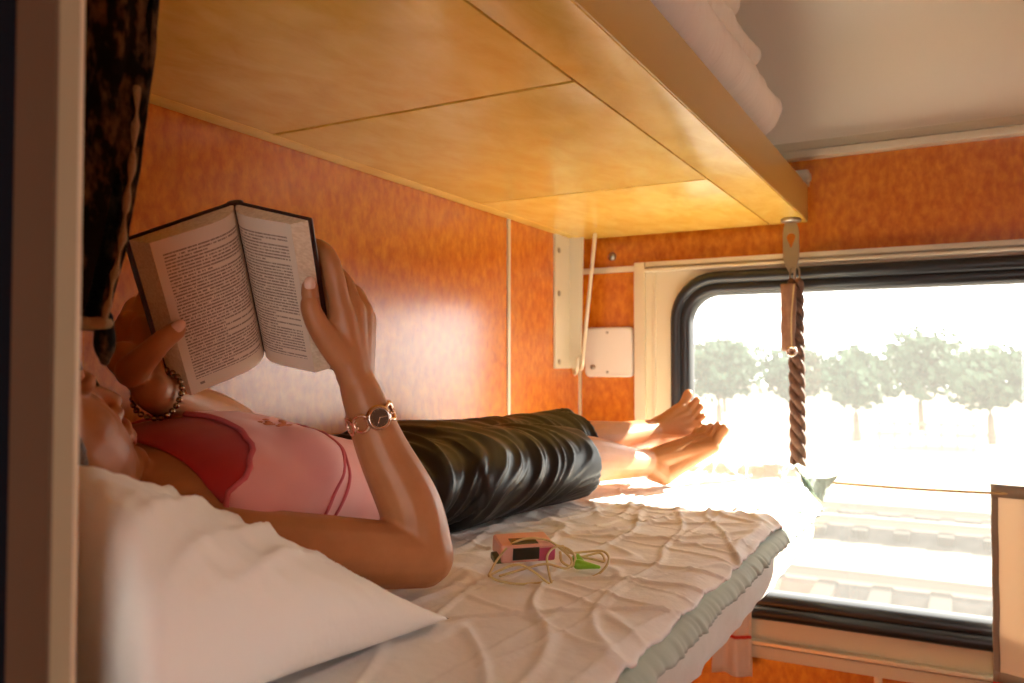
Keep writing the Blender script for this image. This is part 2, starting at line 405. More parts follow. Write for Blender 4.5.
# curved glossy ceiling
bm = bmesh.new()
prof = [(XW, 0.545)] + [(1.80 + 0.447 * math.cos(R(a)), 0.556 + 0.445 * math.sin(R(a))) for a in range(2, 91, 4)] + [(-0.95, 1.0), (-1.0, 1.06), (2.31, 1.06), (2.31, 0.545)]
prism(bm, prof, lambda p: (p[0], Y0, p[1]), lambda p: (p[0], Y1, p[1]))
o = obj('ceiling', bm, CEIL); auto(o, 30); tag(o, kind='structure')
t2 = thing('trim_2', (2.23, 0.03, 0.53), kind='structure')
boxo('moulding', (2.214, Y0, 0.533), (XW, Y1 - 0.001, 0.552), CREAM2, t2, 0.003)
boxo('moulding', (2.226, Y0, 0.556), (XW, Y1 - 0.001, 0.578), CREAM, t2, 0.003)
boxo('dark_strip', (2.232, Y0, 0.551), (XW, Y1 - 0.001, 0.557), RUBBER, t2)  # black strip between the two mouldings
t3 = thing('trim_3', (2.24, 0.9, 0.27), kind='structure')
boxo('moulding', (2.236, 0.806, 0.268), (XW, 0.984, 0.284), CREAM2, t3, 0.004)

# window: cream frame, black rubber gasket, pane with an added haze veil
w1 = thing('window_1', (2.25, 0.03, -0.757), kind='structure')
g_out = rrect(-0.642, 0.702, -0.657, 0.252, 0.125); g_in = rrect(-0.589, 0.649, -0.592, 0.190, 0.075)
f_out = rrect(-0.748, 0.808, -0.757, 0.288, 0.004)
bm = bmesh.new(); frame_solid(bm, f_out, g_out, [(0, XW), (0, 2.231), (1.0, 2.231), (1.06, 2.25)])
auto(obj('window_frame', bm, CREAM, w1), 30)
for ya, yb, xf in ((0.778, 0.810, 2.222), (0.748, 0.756, 2.227), (-0.750, -0.718, 2.222), (-0.696, -0.688, 2.227)):
    boxo('frame_stile', (xf, ya, -0.757), (2.2315, yb, 0.290), CREAM2, w1, 0.002)
boxo('frame_lip', (2.212, -0.750, 0.262), (2.2315, 0.776, 0.270), CREAM2, w1, 0.002)
boxo('frame_lip', (2.220, -0.750, 0.276), (2.2315, 0.776, 0.290), CREAM, w1, 0.003)
boxo('frame_lip', (2.206, -0.750, -0.722), (2.2315, 0.776, -0.712), CREAM2, w1, 0.003)
boxo('frame_lip', (2.214, -0.750, -0.757), (2.2315, 0.776, -0.726), CREAM, w1, 0.003)
bm = bmesh.new(); frame_solid(bm, g_out, g_in, [(-0.03, XW), (-0.03, 2.222), (0.08, 2.208), (0.28, 2.204), (0.45, 2.209), (0.52, 2.219), (0.62, 2.216), (0.85, 2.219), (0.97, 2.228), (1.0, 2.262), (0.5, 2.27)])
auto(obj('rubber_gasket', bm, RUBBER, w1), 50)
bm = bmesh.new(); prism(bm, rrect(-0.60, 0.66, -0.603, 0.201, 0.08), lambda p: (2.256, *p), lambda p: (2.2605, *p))
auto(obj('pane', bm, GLASS, w1))

# ================================================================== upper bunk
ub = thing('upper_bunk', (1.24, 0.66, 0.364), 'birch-coloured upper bunk with grooved underside fixed high on the wall', 'bunk')
boxo('core', (0.32, 0.349, 0.372), (2.20, 0.984, 0.455), GROOVE, ub)
boxo('underside_panel', (0.32, 0.432, 0.364), (0.961, 0.949, 0.374), BIRCH, ub, 0.0012)
boxo('underside_panel', (0.969, 0.432, 0.364), (1.598, 0.949, 0.374), BIRCH, ub, 0.0012)
boxo('underside_panel', (1.603, 0.432, 0.364), (2.202, 0.949, 0.374), BIRCH, ub, 0.0012)
boxo('underside_rail', (0.32, 0.9505, 0.364), (2.202, 0.986, 0.374), BIRCH, ub, 0.0012)
boxo('underside_rail', (0.32, 0.338, 0.364), (2.202, 0.4285, 0.374), BIRCH, ub, 0.0012)
boxo('front_fascia', (0.32, 0.336, 0.3665), (2.202, 0.349, 0.458), FASCIA, ub, 0.003)
boxo('end_cap', (2.200, 0.338, 0.366), (2.206, 0.984, 0.457), FASCIA, ub, 0.001)
boxo('vinyl_pad', (0.325, 0.356, 0.455), (2.19, 0.98, 0.472), PADM, ub, 0.005)
bm = bmesh.new(); box(bm, (2.205, 0.335, 0.458), (2.230, 0.385, 0.500), 0.004); disc(bm, (2.212, 0.385, 0.480), (0, -1, 0), 0.011, 0.055, 16, 0.002)
auto(obj('hinge', bm, CREAM, ub))

# folded bedding on the bunk: three soft folds of one mattress
rm = thing('folded_mattress', (1.35, 0.55, 0.472), 'ivory folded mattress lying on the upper bunk under the ceiling', 'mattress')
for k, (zc_, rz, xe, ye, yy) in enumerate(((0.562, 0.082, 1.995, 0.346, 0.60), (0.690, 0.072, 1.975, 0.392, 0.60), (0.812, 0.066, 1.96, 0.430, 0.60))):
    bm = bmesh.new()
    def dsp(p, c, s, th, k=k):
        q = p - c
        w = 0.007 * N3(p.x * 14, th * 1.1 + k * 9, 3.1) + 0.006 * N3(p.x * 42, th * 1.2, k * 5.0)
        return p + q.normalized() * w if q.length > 1e-6 else p
    yc_ = (ye + 0.94) / 2; hw = (0.94 - ye) / 2
    nn = 48; ring = []
    xs = [0.42 + (xe - 0.42) * i / 130 for i in range(131)]
    for x in xs:
        e = max(0.0, (x - (xe - 0.17)) / 0.17); e0 = max(0.0, (0.50 - x) / 0.08)
        sc = math.sqrt(max(0.02, 1 - max(e, e0) ** 2))
        rg = []
        for j in range(nn):
            th = 2 * math.pi * j / nn
            cy, sz = math.cos(th), math.sin(th)
            yy2 = math.copysign(abs(cy) ** 0.62, cy) * hw * (0.93 + 0.07 * sc); zz = math.copysign(abs(sz) ** 0.8, sz) * rz * (0.35 + 0.65 * sc)
            p = Vector((x, yc_ + yy2, zc_ + zz + 0.042 * e * e)); rg.append(dsp(p, Vector((x, yc_, zc_)), 0, th))
        ring.append([bm.verts.new(p) for p in rg])
    for a, b in zip(ring, ring[1:]):
        for j in range(nn): bm.faces.new((a[j], a[(j + 1) % nn], b[(j + 1) % nn], b[j]))
    bm.faces.new(ring[0][::-1]); bm.faces.new(ring[-1])
    obj('fold', bm, MATTR, rm)

# wall bracket and stay of the upper bunk
bk = thing('bunk_bracket', (2.13, 0.97, -0.02), 'ivory metal wall bracket under the upper bunk beside the corner', 'bracket')
boxo('wall_plate', (2.066, 0.980, -0.008), (2.162, 0.9875, 0.364), BRACKET, bk, 0.002)
bm = bmesh.new()
prism(bm, [(0.984, 0.364), (0.938, 0.364), (0.946, 0.02), (0.955, -0.008), (0.984, -0.008)], lambda p: (2.158, p[0], p[1]), lambda p: (2.164, p[0], p[1]))
obj('flange', bm, BRACKET, bk, smooth=False)
for z in (0.20, 0.01, 0.32):
    bm = bmesh.new(); disc(bm, (2.085, 0.980, z), (0, -1, 0), 0.008, 0.004, 14, 0.0015); auto(obj('screw', bm, METAL, bk))
bs = thing('bunk_stay', (2.11, 0.90, -0.02), 'thin cream metal stay rod looping down from bunk to bracket', 'rod')
bm = bmesh.new(); tube(bm, [(2.10, 0.877, 0.358), (2.10, 0.885, 0.28), (2.105, 0.912, 0.06), (2.11, 0.918, 0.01), (2.125, 0.930, -0.010), (2.14, 0.938, 0.0), (2.15, 0.937, 0.03)], 0.0052, 10, 5)
obj('rod', bm, CREAM2, bs)
bm = bmesh.new(); tube(bm, [(2.10, 0.930, 0.02), (2.10, 0.932, -0.012), (2.115, 0.945, -0.024), (2.13, 0.955, -0.012)], 0.0045, 10, 5); obj('hook', bm, CREAM2, bs)

# blank wall plate
wp = thing('wall_plate_cover', (2.24, 0.89, -0.033), 'rounded off-white plastic cover plate on orange wall beside window', 'cover plate')
bm = bmesh.new(); po = rrect(0.818, 0.966, -0.033, 0.110, 0.016, 6)
rings = []
for x, ins in ((2.2495, 0), (2.236, 0.0), (2.232, 0.004)):
    rings.append([bm.verts.new((x, y + (0.892 - y) * ins / 0.07, z + (0.038 - z) * ins / 0.07)) for y, z in po])
for a, b in zip(rings, rings[1:]):
    for j in range(len(po)): bm.faces.new((a[j], a[(j + 1) % len(po)], b[(j + 1) % len(po)], b[j]))
bm.faces.new(rings[0][::-1]); bm.faces.new(rings[-1]); auto(obj('plate', bm, PLASTIC, wp))
for z in (0.095, -0.019):
    bm = bmesh.new(); disc(bm, (2.2325, 0.895, z), (-1, 0, 0), 0.0042, 0.002, 12, 0.0008); obj('screw', bm, DARKMETAL, wp)
bm = bmesh.new(); disc(bm, (2.2325, 0.938, -0.005), (-1, 0, 0), 0.007, 0.010, 14, 0.002); auto(obj('knob', bm, METAL, wp))

# hook plate, chain link, strap and rope hanging from the bunk corner
hx = 2.13
hp = thing('hanging_hook_plate', (hx, 0.366, 0.225), 'steel keyhole hook plate under the front corner of the upper bunk', 'hook')
bm = bmesh.new(); disc(bm, (hx, 0.366, 0.355), (0, 0, 1), 0.024, 0.009, 20, 0.002); auto(obj('washer', bm, METAL, hp))
n = 32; outl = []; hole = []
for i in range(n):
    a = 2 * math.pi * i / n + math.pi / 2
    cy, sz = math.cos(a), math.sin(a)
    w = 0.019 if sz > -0.3 else 0.019 - 0.010 * min(1, (-sz - 0.3) / 0.7)
    outl.append((0.366 + math.copysign(abs(cy) ** 0.5, cy) * w, 0.293 + math.copysign(abs(sz) ** 0.6, sz) * 0.064))
    rr = 0.011 if sz > 0 else 0.006 + 0.005 * max(0, 1 + sz * 1.6)
    hole.append((0.366 + cy * rr, 0.317 + (sz * 0.011 if sz > 0 else sz * 0.026)))
bm = bmesh.new()
rings = [[bm.verts.new((x, *p)) for p in q] for x, q in ((hx - 0.003, outl), (hx - 0.003, hole), (hx + 0.003, hole), (hx + 0.003, outl))]
for k in range(4):
    a, b = rings[k], rings[(k + 1) % 4]
    for j in range(n): bm.faces.new((a[j], a[(j + 1) % n], b[(j + 1) % n], b[j]))
auto(obj('plate', bm, DARKMETAL, hp))
for dy in (0.0, 0.012):
    bm = bmesh.new(); cy = 0.363 - dy
    tube(bm, [(hx - 0.004, cy - 0.004, 0.238), (hx - 0.004, cy - 0.004, 0.205), (hx - 0.004, cy + 0.004, 0.200), (hx - 0.004, cy + 0.005, 0.238)], 0.0022, 8, 5, closed=True, up=(1, 0, 0))
    obj('chain_link', bm, DARKMETAL, hp)
st = thing('leather_strap', (hx, 0.366, 0.02), 'brown leather strap end with a steel eyelet hanging before the window', 'strap')
bm = bmesh.new()
def sleeve(s, th):
    z = 0.200 - 0.165 * s
    w = 0.0185 - 0.004 * s ** 3 + 0.0015 * N3(s * 7, 1, 2); cy = 0.370 - 0.001 * math.sin(s * 6)
    return Vector((hx - 0.024 + 0.007 * math.sin(th) - 0.002 * s, cy + w * math.cos(th), z))
grid(bm, 26, 20, lambda a, b: sleeve(a, 2 * math.pi * b)); bmesh.ops.remove_doubles(bm, verts=bm.verts, dist=1e-5)
bmesh.ops.holes_fill(bm, edges=[e for e in bm.edges if e.is_boundary]); obj('leather', bm, LEATHER, st)
bm = bmesh.new(); tube(bm, [(hx - 0.0325, 0.371 - 0.0165, 0.196), (hx - 0.033, 0.371 - 0.010, 0.12), (hx - 0.0335, 0.370 - 0.009, 0.05)], 0.0018, 6, 6); obj('stitched_edge', bm, WIRE, st)
bm = bmesh.new(); c0 = Vector((hx - 0.034, 0.361, 0.034))
tube(bm, [c0 + Vector((0, math.cos(R(a)) * 0.010, math.sin(R(a)) * 0.011)) for a in range(0, 360, 45)], 0.0032, 8, 4, closed=True, up=(1, 0, 0)); obj('eyelet', bm, SILV, st)
rp = thing('twisted_rope', (hx, 0.355, -0.39), 'thick twisted brown rope hanging before the window behind the strap', 'rope')
for k in range(3):
    bm = bmesh.new(); P_ = []
    for i in range(60):
        z = 0.205 - 0.597 * i / 59; a = i * 0.62 + k * 2.094
        P_.append((hx + 0.010 * math.cos(a), 0.3565 + 0.010 * math.sin(a) - 0.003 * i / 59, z))
    tube(bm, P_, 0.0105, 8, 2, up=(1, 0, 0)); obj('strand', bm, ROPE, rp)

# curtain cord and curtains
bm = bmesh.new(); tube(bm, [(2.19, 0.80, -0.284), (2.19, 0.45, -0.286), (2.19, 0.1, -0.292), (2.19, -0.3, -0.286), (2.19, -0.74, -0.284)], 0.0032, 8, 8)
tag(obj('curtain_cord', bm, WIRE), 'taut tan curtain cord stretched across the window', 'cord')
def curtain(name, ya, yb, za, zb, label, folds, stripe, binding):
    t = thing(name, (2.19, (ya + yb) / 2, zb), label, 'curtain', 'window half curtains')
    def S(u, v, off=0.0):
        y = ya + (yb - ya) * u; z = za + (zb - za) * v
        return Vector((2.19 + off + 0.010 * math.sin(u * folds * 6.283 + 1.2) * (0.35 + 0.65 * v) + 0.003 * N3(u * 9, v * 4, 5), y + 0.004 * N3(v * 5, u * 3, 1), z))
    def part(nm, u0, u1, v0, v1, m, th):
        bm = bmesh.new()
        solid_grid(bm, max(4, int(40 * (u1 - u0))), max(2, int(30 * (v1 - v0))), lambda a, b: S(u0 + (u1 - u0) * a, v0 + (v1 - v0) * b, -th), lambda a, b: S(u0 + (u1 - u0) * a, v0 + (v1 - v0) * b, th))
        return obj(nm, bm, m, t)
    part('cloth', 0, 1, 0.005, 0.995, CURT, 0.0012)
    part('stripe', 0, 1, stripe, stripe + 0.016, CURTRED, 0.0019)
    if binding:
        part('top_binding', 0, 1, 0.0, 0.055, CURTHEM, 0.004)
        part('bottom_binding', 0, 1, 0.80, stripe, CURTHEM, 0.0017)
        part('side_binding', 0.0, 0.03, 0.0, 1.0, CURTHEM, 0.0018)
    return t
curtain('window_curtain', -0.055, -0.52, -0.270, -0.80, 'peach-lit curtain hanging from the cord at right of the window', 4.0, 0.845, True)
curtain('window_curtain', 0.485, 0.585, -0.270, -0.805, 'narrow white curtain end showing below the mattress', 1.5, 0.80, False)

# ================================================================== berth and bedding
be = thing('berth', (1.24, 0.66, -0.43), 'fold-down middle berth board under the mattress', 'berth')
boxo('board', (0.32, 0.350, -0.428), (2.19, 0.980, -0.392), BIRCH, be, 0.004)
boxo('front_rail', (0.32, 0.340, -0.440), (2.19, 0.352, -0.395), FASCIA, be, 0.003)
boxo('wall_rail', (0.32, 0.972, -0.470), (2.19, 0.9865, -0.428), METAL, be, 0.002)

def loft_x(bm, prof, x0, x1, n, fn):
    rings = []
    for i in range(n + 1):
        x = x0 + (x1 - x0) * i / n
        rings.append([bm.verts.new(fn(x, y, z, k)) for k, (y, z) in enumerate(prof)])
    m = len(prof)
    for a, b in zip(rings, rings[1:]):
        for j in range(m): bm.faces.new((a[j], a[(j + 1) % m], b[(j + 1) % m], b[j]))
    bm.faces.new(rings[0][::-1]); bm.faces.new(rings[-1]); return bm
# mattress
prof = [(0.975, -0.390), (0.8, -0.391), (0.6, -0.391), (0.45, -0.391), (0.36, -0.390), (0.315, -0.388), (0.296, -0.382), (0.283, -0.370), (0.277, -0.355), (0.2745, -0.340), (0.2755, -0.325), (0.279, -0.310), (0.286, -0.299), (0.30, -0.292), (0.34, -0.288), (0.5, -0.287), (0.7, -0.287), (0.9, -0.287), (0.975, -0.290), (0.984, -0.31), (0.984, -0.37)]
def taper(x, y):
    t = max(0.0, min(1.0, (x - 1.80) / 0.30)); t = t * t * (3 - 2 * t)
    return 0.060 * t * max(0.0, min(1.0, (0.60 - y) / 0.30))
def mfn(x, y, z, k):
    e = max(0, (x - 2.03) / 0.07); e = min(e, 1); q = 1 - 0.25 * e * e
    zc_ = -0.34; z2 = zc_ + (z - zc_) * (q if z > zc_ else 1)
    w = 0.0
    if y < 0.32 and z > -0.388: w = 0.007 * N3(x * 9, z * 14, 2.2) + 0.004 * ridge(x * 16 + z * 40, z * 10, 7.7) - 0.002
    return Vector((x, y - w + taper(x, y), z2))
bm = bmesh.new(); loft_x(bm, prof, 0.325, 2.095, 170, mfn)
tag(obj('mattress', bm, TICK), 'thick mattress in pale ticking overhanging the berth edge', 'mattress')
def end_hump(x, y):
    a = math.exp(-((x - 2.065) / 0.035) ** 2); b = 1 / (1 + math.exp((y - 0.64) / 0.05))
    return 0.026 * a * b
def zsheet(x, y):
    w = 0.0030 * N3(x * 5, y * 5, 1.5)
    q = 0.25 * N3(x * 4, y * 4, 3.0)
    for (kx, ky, f, am, th_, se) in ((0.35, 1.0, 7.0, 0.0055, 0.86, 4.4), (-0.25, 1.0, 11.0, 0.0042, 0.86, 9.1), (0.8, 0.6, 9.0, 0.0040, 0.88, 2.2), (0.1, 1.0, 17.0, 0.0026, 0.84, 6.6), (1.0, -0.4, 13.0, 0.0026, 0.86, 7.3)):
        a_ = (x * kx + y * ky) * f + q * 2; l_ = (x * ky - y * kx) * f * 0.22
        w += am * max(0, ridge(a_, l_, se) - th_) / (1 - th_)
    w += 0.0011 * N3(x * 26, y * 26, 8.0)
    return -0.270 + w + end_hump(x, y)
# sage blanket between mattress and sheet
bl = thing('blanket', (1.24, 0.62, -0.325), 'sage green blanket edge between white sheet and mattress', 'blanket')
def edge_w(x): return 0.010 * N3(x * 5, 0.4, 1) + 0.005 * N3(x * 16, 2.4, 1)
def blf(u, v, off):
    x = 0.327 + (2.098 - 0.327) * u
    ruf = 0.007 * N3(x * 38, 3.3, v * 3) + 0.007 * N3(x * 60, 1.1, v * 2) * (0.5 + N3(x * 7, 4.0, 1.0))
    L_ = 0.7245 + edge_w(x) * 0.8
    s = v * L_
    flat = 0.695
    if s < flat: y, z, ny, nz = 0.982 - s, -0.2835, 0, 1
    else:
        a = min(1.0, (s - flat) / 0.03); ang = a * math.pi / 2
        y = 0.982 - flat - 0.018 * math.sin(ang); z = -0.2835 - 0.018 * (1 - math.cos(ang)); ny, nz = -math.sin(ang), math.cos(ang)
        if s > flat + 0.03: z -= (s - flat - 0.03)
    k = max(0, min(1, (s - flat) / 0.03))
    y += -abs(ruf) * 1.3 * k + ny * off - 0.0065 * k; z += nz * off + end_hump(x, max(y, 0.3)) * 0.9 * (1 - k) + 0.003 * ruf * (1 - k)
    return Vector((x, y + taper(x, y), z))
bm = bmesh.new()
vv = [i / 20 * 0.88 for i in range(21)] + [0.88 + 0.12 * i / 22 for i in range(1, 23)]
solid_grid(bm, 520, 42, lambda a, b: blf(a, vv[round(b * 42)], 0.0025), lambda a, b: blf(a, vv[round(b * 42)], 0.0))
obj('cover', bm, GREEN, bl)
# the loose corner of the blanket pokes out at the foot of the berth
bm = bmesh.new()
cpts = [(2.03, 0.318, -0.262), (2.06, 0.345, -0.240), (2.10, 0.352, -0.238), (2.112, 0.300, -0.252), (2.118, 0.262, -0.262), (2.105, 0.280, -0.290), (2.085, 0.290, -0.322), (2.055, 0.305, -0.300)]
cen = (2.078, 0.292, -0.266)
va = [bm.verts.new(p) for p in cpts]; vb = [bm.verts.new(Vector(p) + Vector((0.008, 0.012, -0.004))) for p in cpts]
ca, cb = bm.verts.new(cen), bm.verts.new(Vector(cen) + Vector((0.010, 0.016, -0.006)))
for i in range(len(va)):
    j = (i + 1) % len(va)
    bm.faces.new((ca, va[i], va[j])); bm.faces.new((cb, vb[j], vb[i])); bm.faces.new((va[i], vb[i], vb[j], va[j]))
bmesh.ops.subdivide_edges(bm, edges=bm.edges, cuts=2, use_grid_fill=True)
for v in bm.verts: v.co += Vector((N3(v.co.x * 50, v.co.y * 50, 1), N3(v.co.x * 50, v.co.z * 50, 4), N3(v.co.z * 50, v.co.y * 50, 2))) * 0.005
obj('corner_fold', bm, GREEN, bl, smooth=False)
# white sheet
def shf(u, v, off):
    x = 0.33 + (2.100 - 0.33) * u
    L_ = 0.703 + 0.8 * edge_w(x) + 0.004 * N3(x * 30, 1, 1)
    y = 0.980 - L_ * v
    z = zsheet(x, y)
    y += 0.0
    if y < 0.315: z -= ((0.315 - y) / 0.035) ** 2 * 0.0085
    e = max(0, (x - 2.075) / 0.025); z -= 0.030 * e * e
    return Vector((x, y + taper(x, y), z + off))
bm = bmesh.new(); solid_grid(bm, 460, 200, lambda a, b: shf(a, b, 0.0015), lambda a, b: shf(a, b, -0.0025))
tag(obj('bed_sheet', bm, SHEET), 'rumpled white bed sheet spread over the berth mattress', 'sheet')

# pillow
PA, PB, PC, PD = Vector((0.722, 0.462, -0.258)), Vector((0.340, 0.432, -0.222)), Vector((0.715, 0.93, -0.215)), Vector((0.36, 0.95, -0.12))
def pil(u, v, side):
    a, b = u * 2 - 1, v * 2 - 1          # a: head(-1) to foot(+1), b: near(-1) to far(+1)
    pin = 0.10
    aa = a * (1 - pin * (1 - b * b) * a * a); bb = b * (1 - pin * (1 - a * a) * b * b)
    s, t = (aa + 1) / 2, (bb + 1) / 2
    p = PB.lerp(PA, s).lerp(PD.lerp(PC, s), t)
    h = ((1 - abs(a) ** (2.6 if a > 0 else 7.0)) * (1 - abs(b) ** 2.6)) ** 0.55
    if side > 0:
        H = 0.099 * h * (1 - 0.62 * a)
        H *= 1 - 0.50 * math.exp(-(((p.y - 0.80) / 0.12) ** 2)) 
        cr = 0.0
        for (c0_, k0, w0, am) in ((0.02, 0.75, 0.034, 0.015), (-0.16, 0.80, 0.028, 0.012), (0.24, 0.70, 0.045, 0.012), (0.12, 0.95, 0.018, 0.007), (-0.34, 0.6, 0.03, 0.008)):
            d = (b + 0.45 - c0_) - k0 * (a + 0.2) * 0.5 + 0.06 * N3(a * 2.2, b * 1.5, c0_ * 9)
            cr += am * math.exp(-(d / w0) ** 2) * max(0, 1 - a * a) ** 0.5 * (0.6 + 0.8 * N3(a * 2.5, 4.0, c0_ * 5))
        rad_ = math.hypot(a - 1, b + 1)          # gathers run in from the near corner
        cr += 0.010 * max(0, 1.1 - rad_) * ridge(math.atan2(b + 1, 1 - a) * 3.2, rad_ * 1.2, 3.3)
        cr += 0.006 * N3(a * 3.1, b * 3.1, 1.7) + 0.003 * ridge(a * 5 + b * 3, b * 5 - a * 2, 6.0)
        return p + Vector((-0.16, -0.30, 1.0)).normalized() * (H + cr * h)
    flat = Vector((0.05, -0.06, -1)) * (0.045 * h)
    q = p + flat
    q.z = max(q.z, -0.2615); return q
bm = bmesh.new(); solid_grid(bm, 90, 90, lambda a, b: pil(a, b, 1), lambda a, b: pil(a, b, -1))
bmesh.ops.remove_doubles(bm, verts=bm.verts, dist=1e-5)
pw = thing('pillow', (0.54, 0.70, -0.262), 'plump white cotton pillow propped at the head of the berth', 'pillow')
obj('pillowcase', bm, PILLOWM, pw)
# ================================================================== the reader
V3 = Vector
def finger(bm, joints, r0, r1):
    n = len(joints)
    tube(bm, joints, [r0 + (r1 - r0) * i / (n - 1) for i in range(n)], 10, 4)
yc = 0.80
SPINE = [(0.585, -0.150, 0.135, 0.062), (0.63, -0.148, 0.160, 0.078), (0.70, -0.150, 0.155, 0.088), (0.78, -0.160, 0.143, 0.086), (0.88, -0.178, 0.128, 0.078), (0.96, -0.186, 0.124, 0.070), (1.04, -0.190, 0.124, 0.060), (1.15, -0.190, 0.130, 0.056), (1.22, -0.192, 0.12, 0.05)]
def torso(bm, grow=0.0):
    tube(bm, [(x, yc, z) for x, z, w, t in SPINE], [(w + grow, t + grow) for x, z, w, t in SPINE], 32, 5)
    ell(bm, (0.750, 0.712, -0.128), (0.068, 0.064, 0.050)); ell(bm, (0.740, 0.876, -0.112), (0.066, 0.062, 0.050))
bm = bmesh.new(); torso(bm)
tme = remesh(bm, 0.006, 8)
tb = bmesh.new(); tb.from_mesh(tme); TORSO = BVHTree.FromBMesh(tb)

body = bmesh.new(); torso(body)
# near arm: upper arm on the sheet, forearm raised to the book
SH_N, EL_N, WR_N = V3((0.612, 0.660, -0.188)), V3((0.815, 0.560, -0.224)), V3((0.7630, 0.6140, -0.0260))
tube(body, [V3((0.60, 0.73, -0.165)), SH_N, SH_N.lerp(EL_N, 0.5), EL_N], [0.055, 0.048, 0.041, 0.037], 16, 5)
FA = EL_N.lerp(WR_N, 0.3) + V3((0.006, -0.004, 0))
tube(body, [EL_N, FA, EL_N.lerp(WR_N, 0.65), WR_N], [0.037, 0.037, 0.030, 0.0225], 16, 5)
# far arm: elbow by the wall, forearm folded back to the book
SH_F, EL_F, WR_F = V3((0.62, 0.915, -0.150)), V3((0.855, 0.915, -0.090)), V3((0.6310, 0.8020, -0.0290))
tube(body, [V3((0.61, 0.86, -0.15)), SH_F, SH_F.lerp(EL_F, 0.5) + V3((0, 0.012, 0)), EL_F], [0.050, 0.045, 0.040, 0.036], 16, 5)
tube(body, [EL_F, EL_F.lerp(WR_F, 0.3), EL_F.lerp(WR_F, 0.65), WR_F], [0.036, 0.036, 0.030, 0.0225], 16, 5)
# near hand: thumb on the page, fingers behind the cover
K = [V3((0.7470, 0.6270, 0.0620)), V3((0.7670, 0.6270, 0.0660)), V3((0.7870, 0.6290, 0.0640)), V3((0.7990, 0.6320, 0.0560))]
for k, r in zip(K, (0.0150, 0.0150, 0.0138, 0.0125)):
    tube(body, [WR_N, WR_N.lerp(k, 0.5), k], [0.0165, 0.0150, r], 12, 4)
tube(body, [V3((0.7550, 0.6180, -0.0110)), V3((0.7540, 0.6280, 0.0300))], [0.019, 0.017], 12, 3)
tube(body, [V3((0.7360, 0.6350, 0.0340)), V3((0.7480, 0.6290, 0.0550))], [0.012, 0.013], 12, 3)
tube(body, [V3((0.7560, 0.6430, 0.0420)), V3((0.7640, 0.6540, 0.0780)), V3((0.7540, 0.6570, 0.1120))], [0.013, 0.012, 0.010], 12, 4)
finger(body, [K[0], (0.7330, 0.6310, 0.1140), (0.7410, 0.6520, 0.1350), (0.7500, 0.6760, 0.1420)], 0.0130, 0.0095)
finger(body, [K[1], (0.7670, 0.6420, 0.0990), (0.7680, 0.6660, 0.1140), (0.7620, 0.6860, 0.1170)], 0.0130, 0.0088)
finger(body, [K[2], (0.7900, 0.6440, 0.0880), (0.7860, 0.6690, 0.0940), (0.7700, 0.6840, 0.0910)], 0.0122, 0.0084)
finger(body, [K[3], (0.8050, 0.6440, 0.0740), (0.8000, 0.6650, 0.0720), (0.7830, 0.6760, 0.0660)], 0.0110, 0.0078)
TH_N = [V3((0.7490, 0.6230, 0.0040)), V3((0.7230, 0.6330, 0.0360)), V3((0.7080, 0.6380, 0.0620)), V3((0.7070, 0.6390, 0.0870))]
tube(body, TH_N, [0.0175, 0.0145, 0.0118, 0.0100], 12, 5)
# far hand
KF = [V3((0.6370, 0.8270, 0.0450)), V3((0.6360, 0.8510, 0.0510)), V3((0.6300, 0.8620, 0.0390)), V3((0.6250, 0.8610, 0.0230))]
for k, r in zip(KF, (0.0135, 0.0135, 0.0125, 0.0115)):
    tube(body, [WR_F, WR_F.lerp(k, 0.5), k], [0.0170, 0.0160, r], 12, 4)
tube(body, [V3((0.6210, 0.8090, -0.0140)), V3((0.6110, 0.8250, 0.0080))], [0.018, 0.020], 12, 3)
finger(body, [KF[0], (0.6750, 0.8710, 0.0820), (0.6950, 0.8750, 0.0940), (0.7070, 0.8640, 0.0890)], 0.0125, 0.0088)
finger(body, [KF[1], (0.6830, 0.9000, 0.0750), (0.7040, 0.8900, 0.0760), (0.7150, 0.8710, 0.0720)], 0.0125, 0.0088)
finger(body, [KF[2], (0.6830, 0.9110, 0.0540), (0.7060, 0.8990, 0.0550), (0.7180, 0.8770, 0.0520)], 0.0118, 0.0084)
finger(body, [KF[3], (0.6790, 0.9090, 0.0340), (0.7050, 0.9020, 0.0320), (0.7160, 0.8820, 0.0320)], 0.0105, 0.0078)
TH_F = [V3((0.6030, 0.8000, -0.0060)), V3((0.5980, 0.7710, 0.0090)), V3((0.6010, 0.7510, 0.0250)), V3((0.6130, 0.7420, 0.0380))]
tube(body, TH_F, [0.0185, 0.0150, 0.0122, 0.0105], 12, 5)
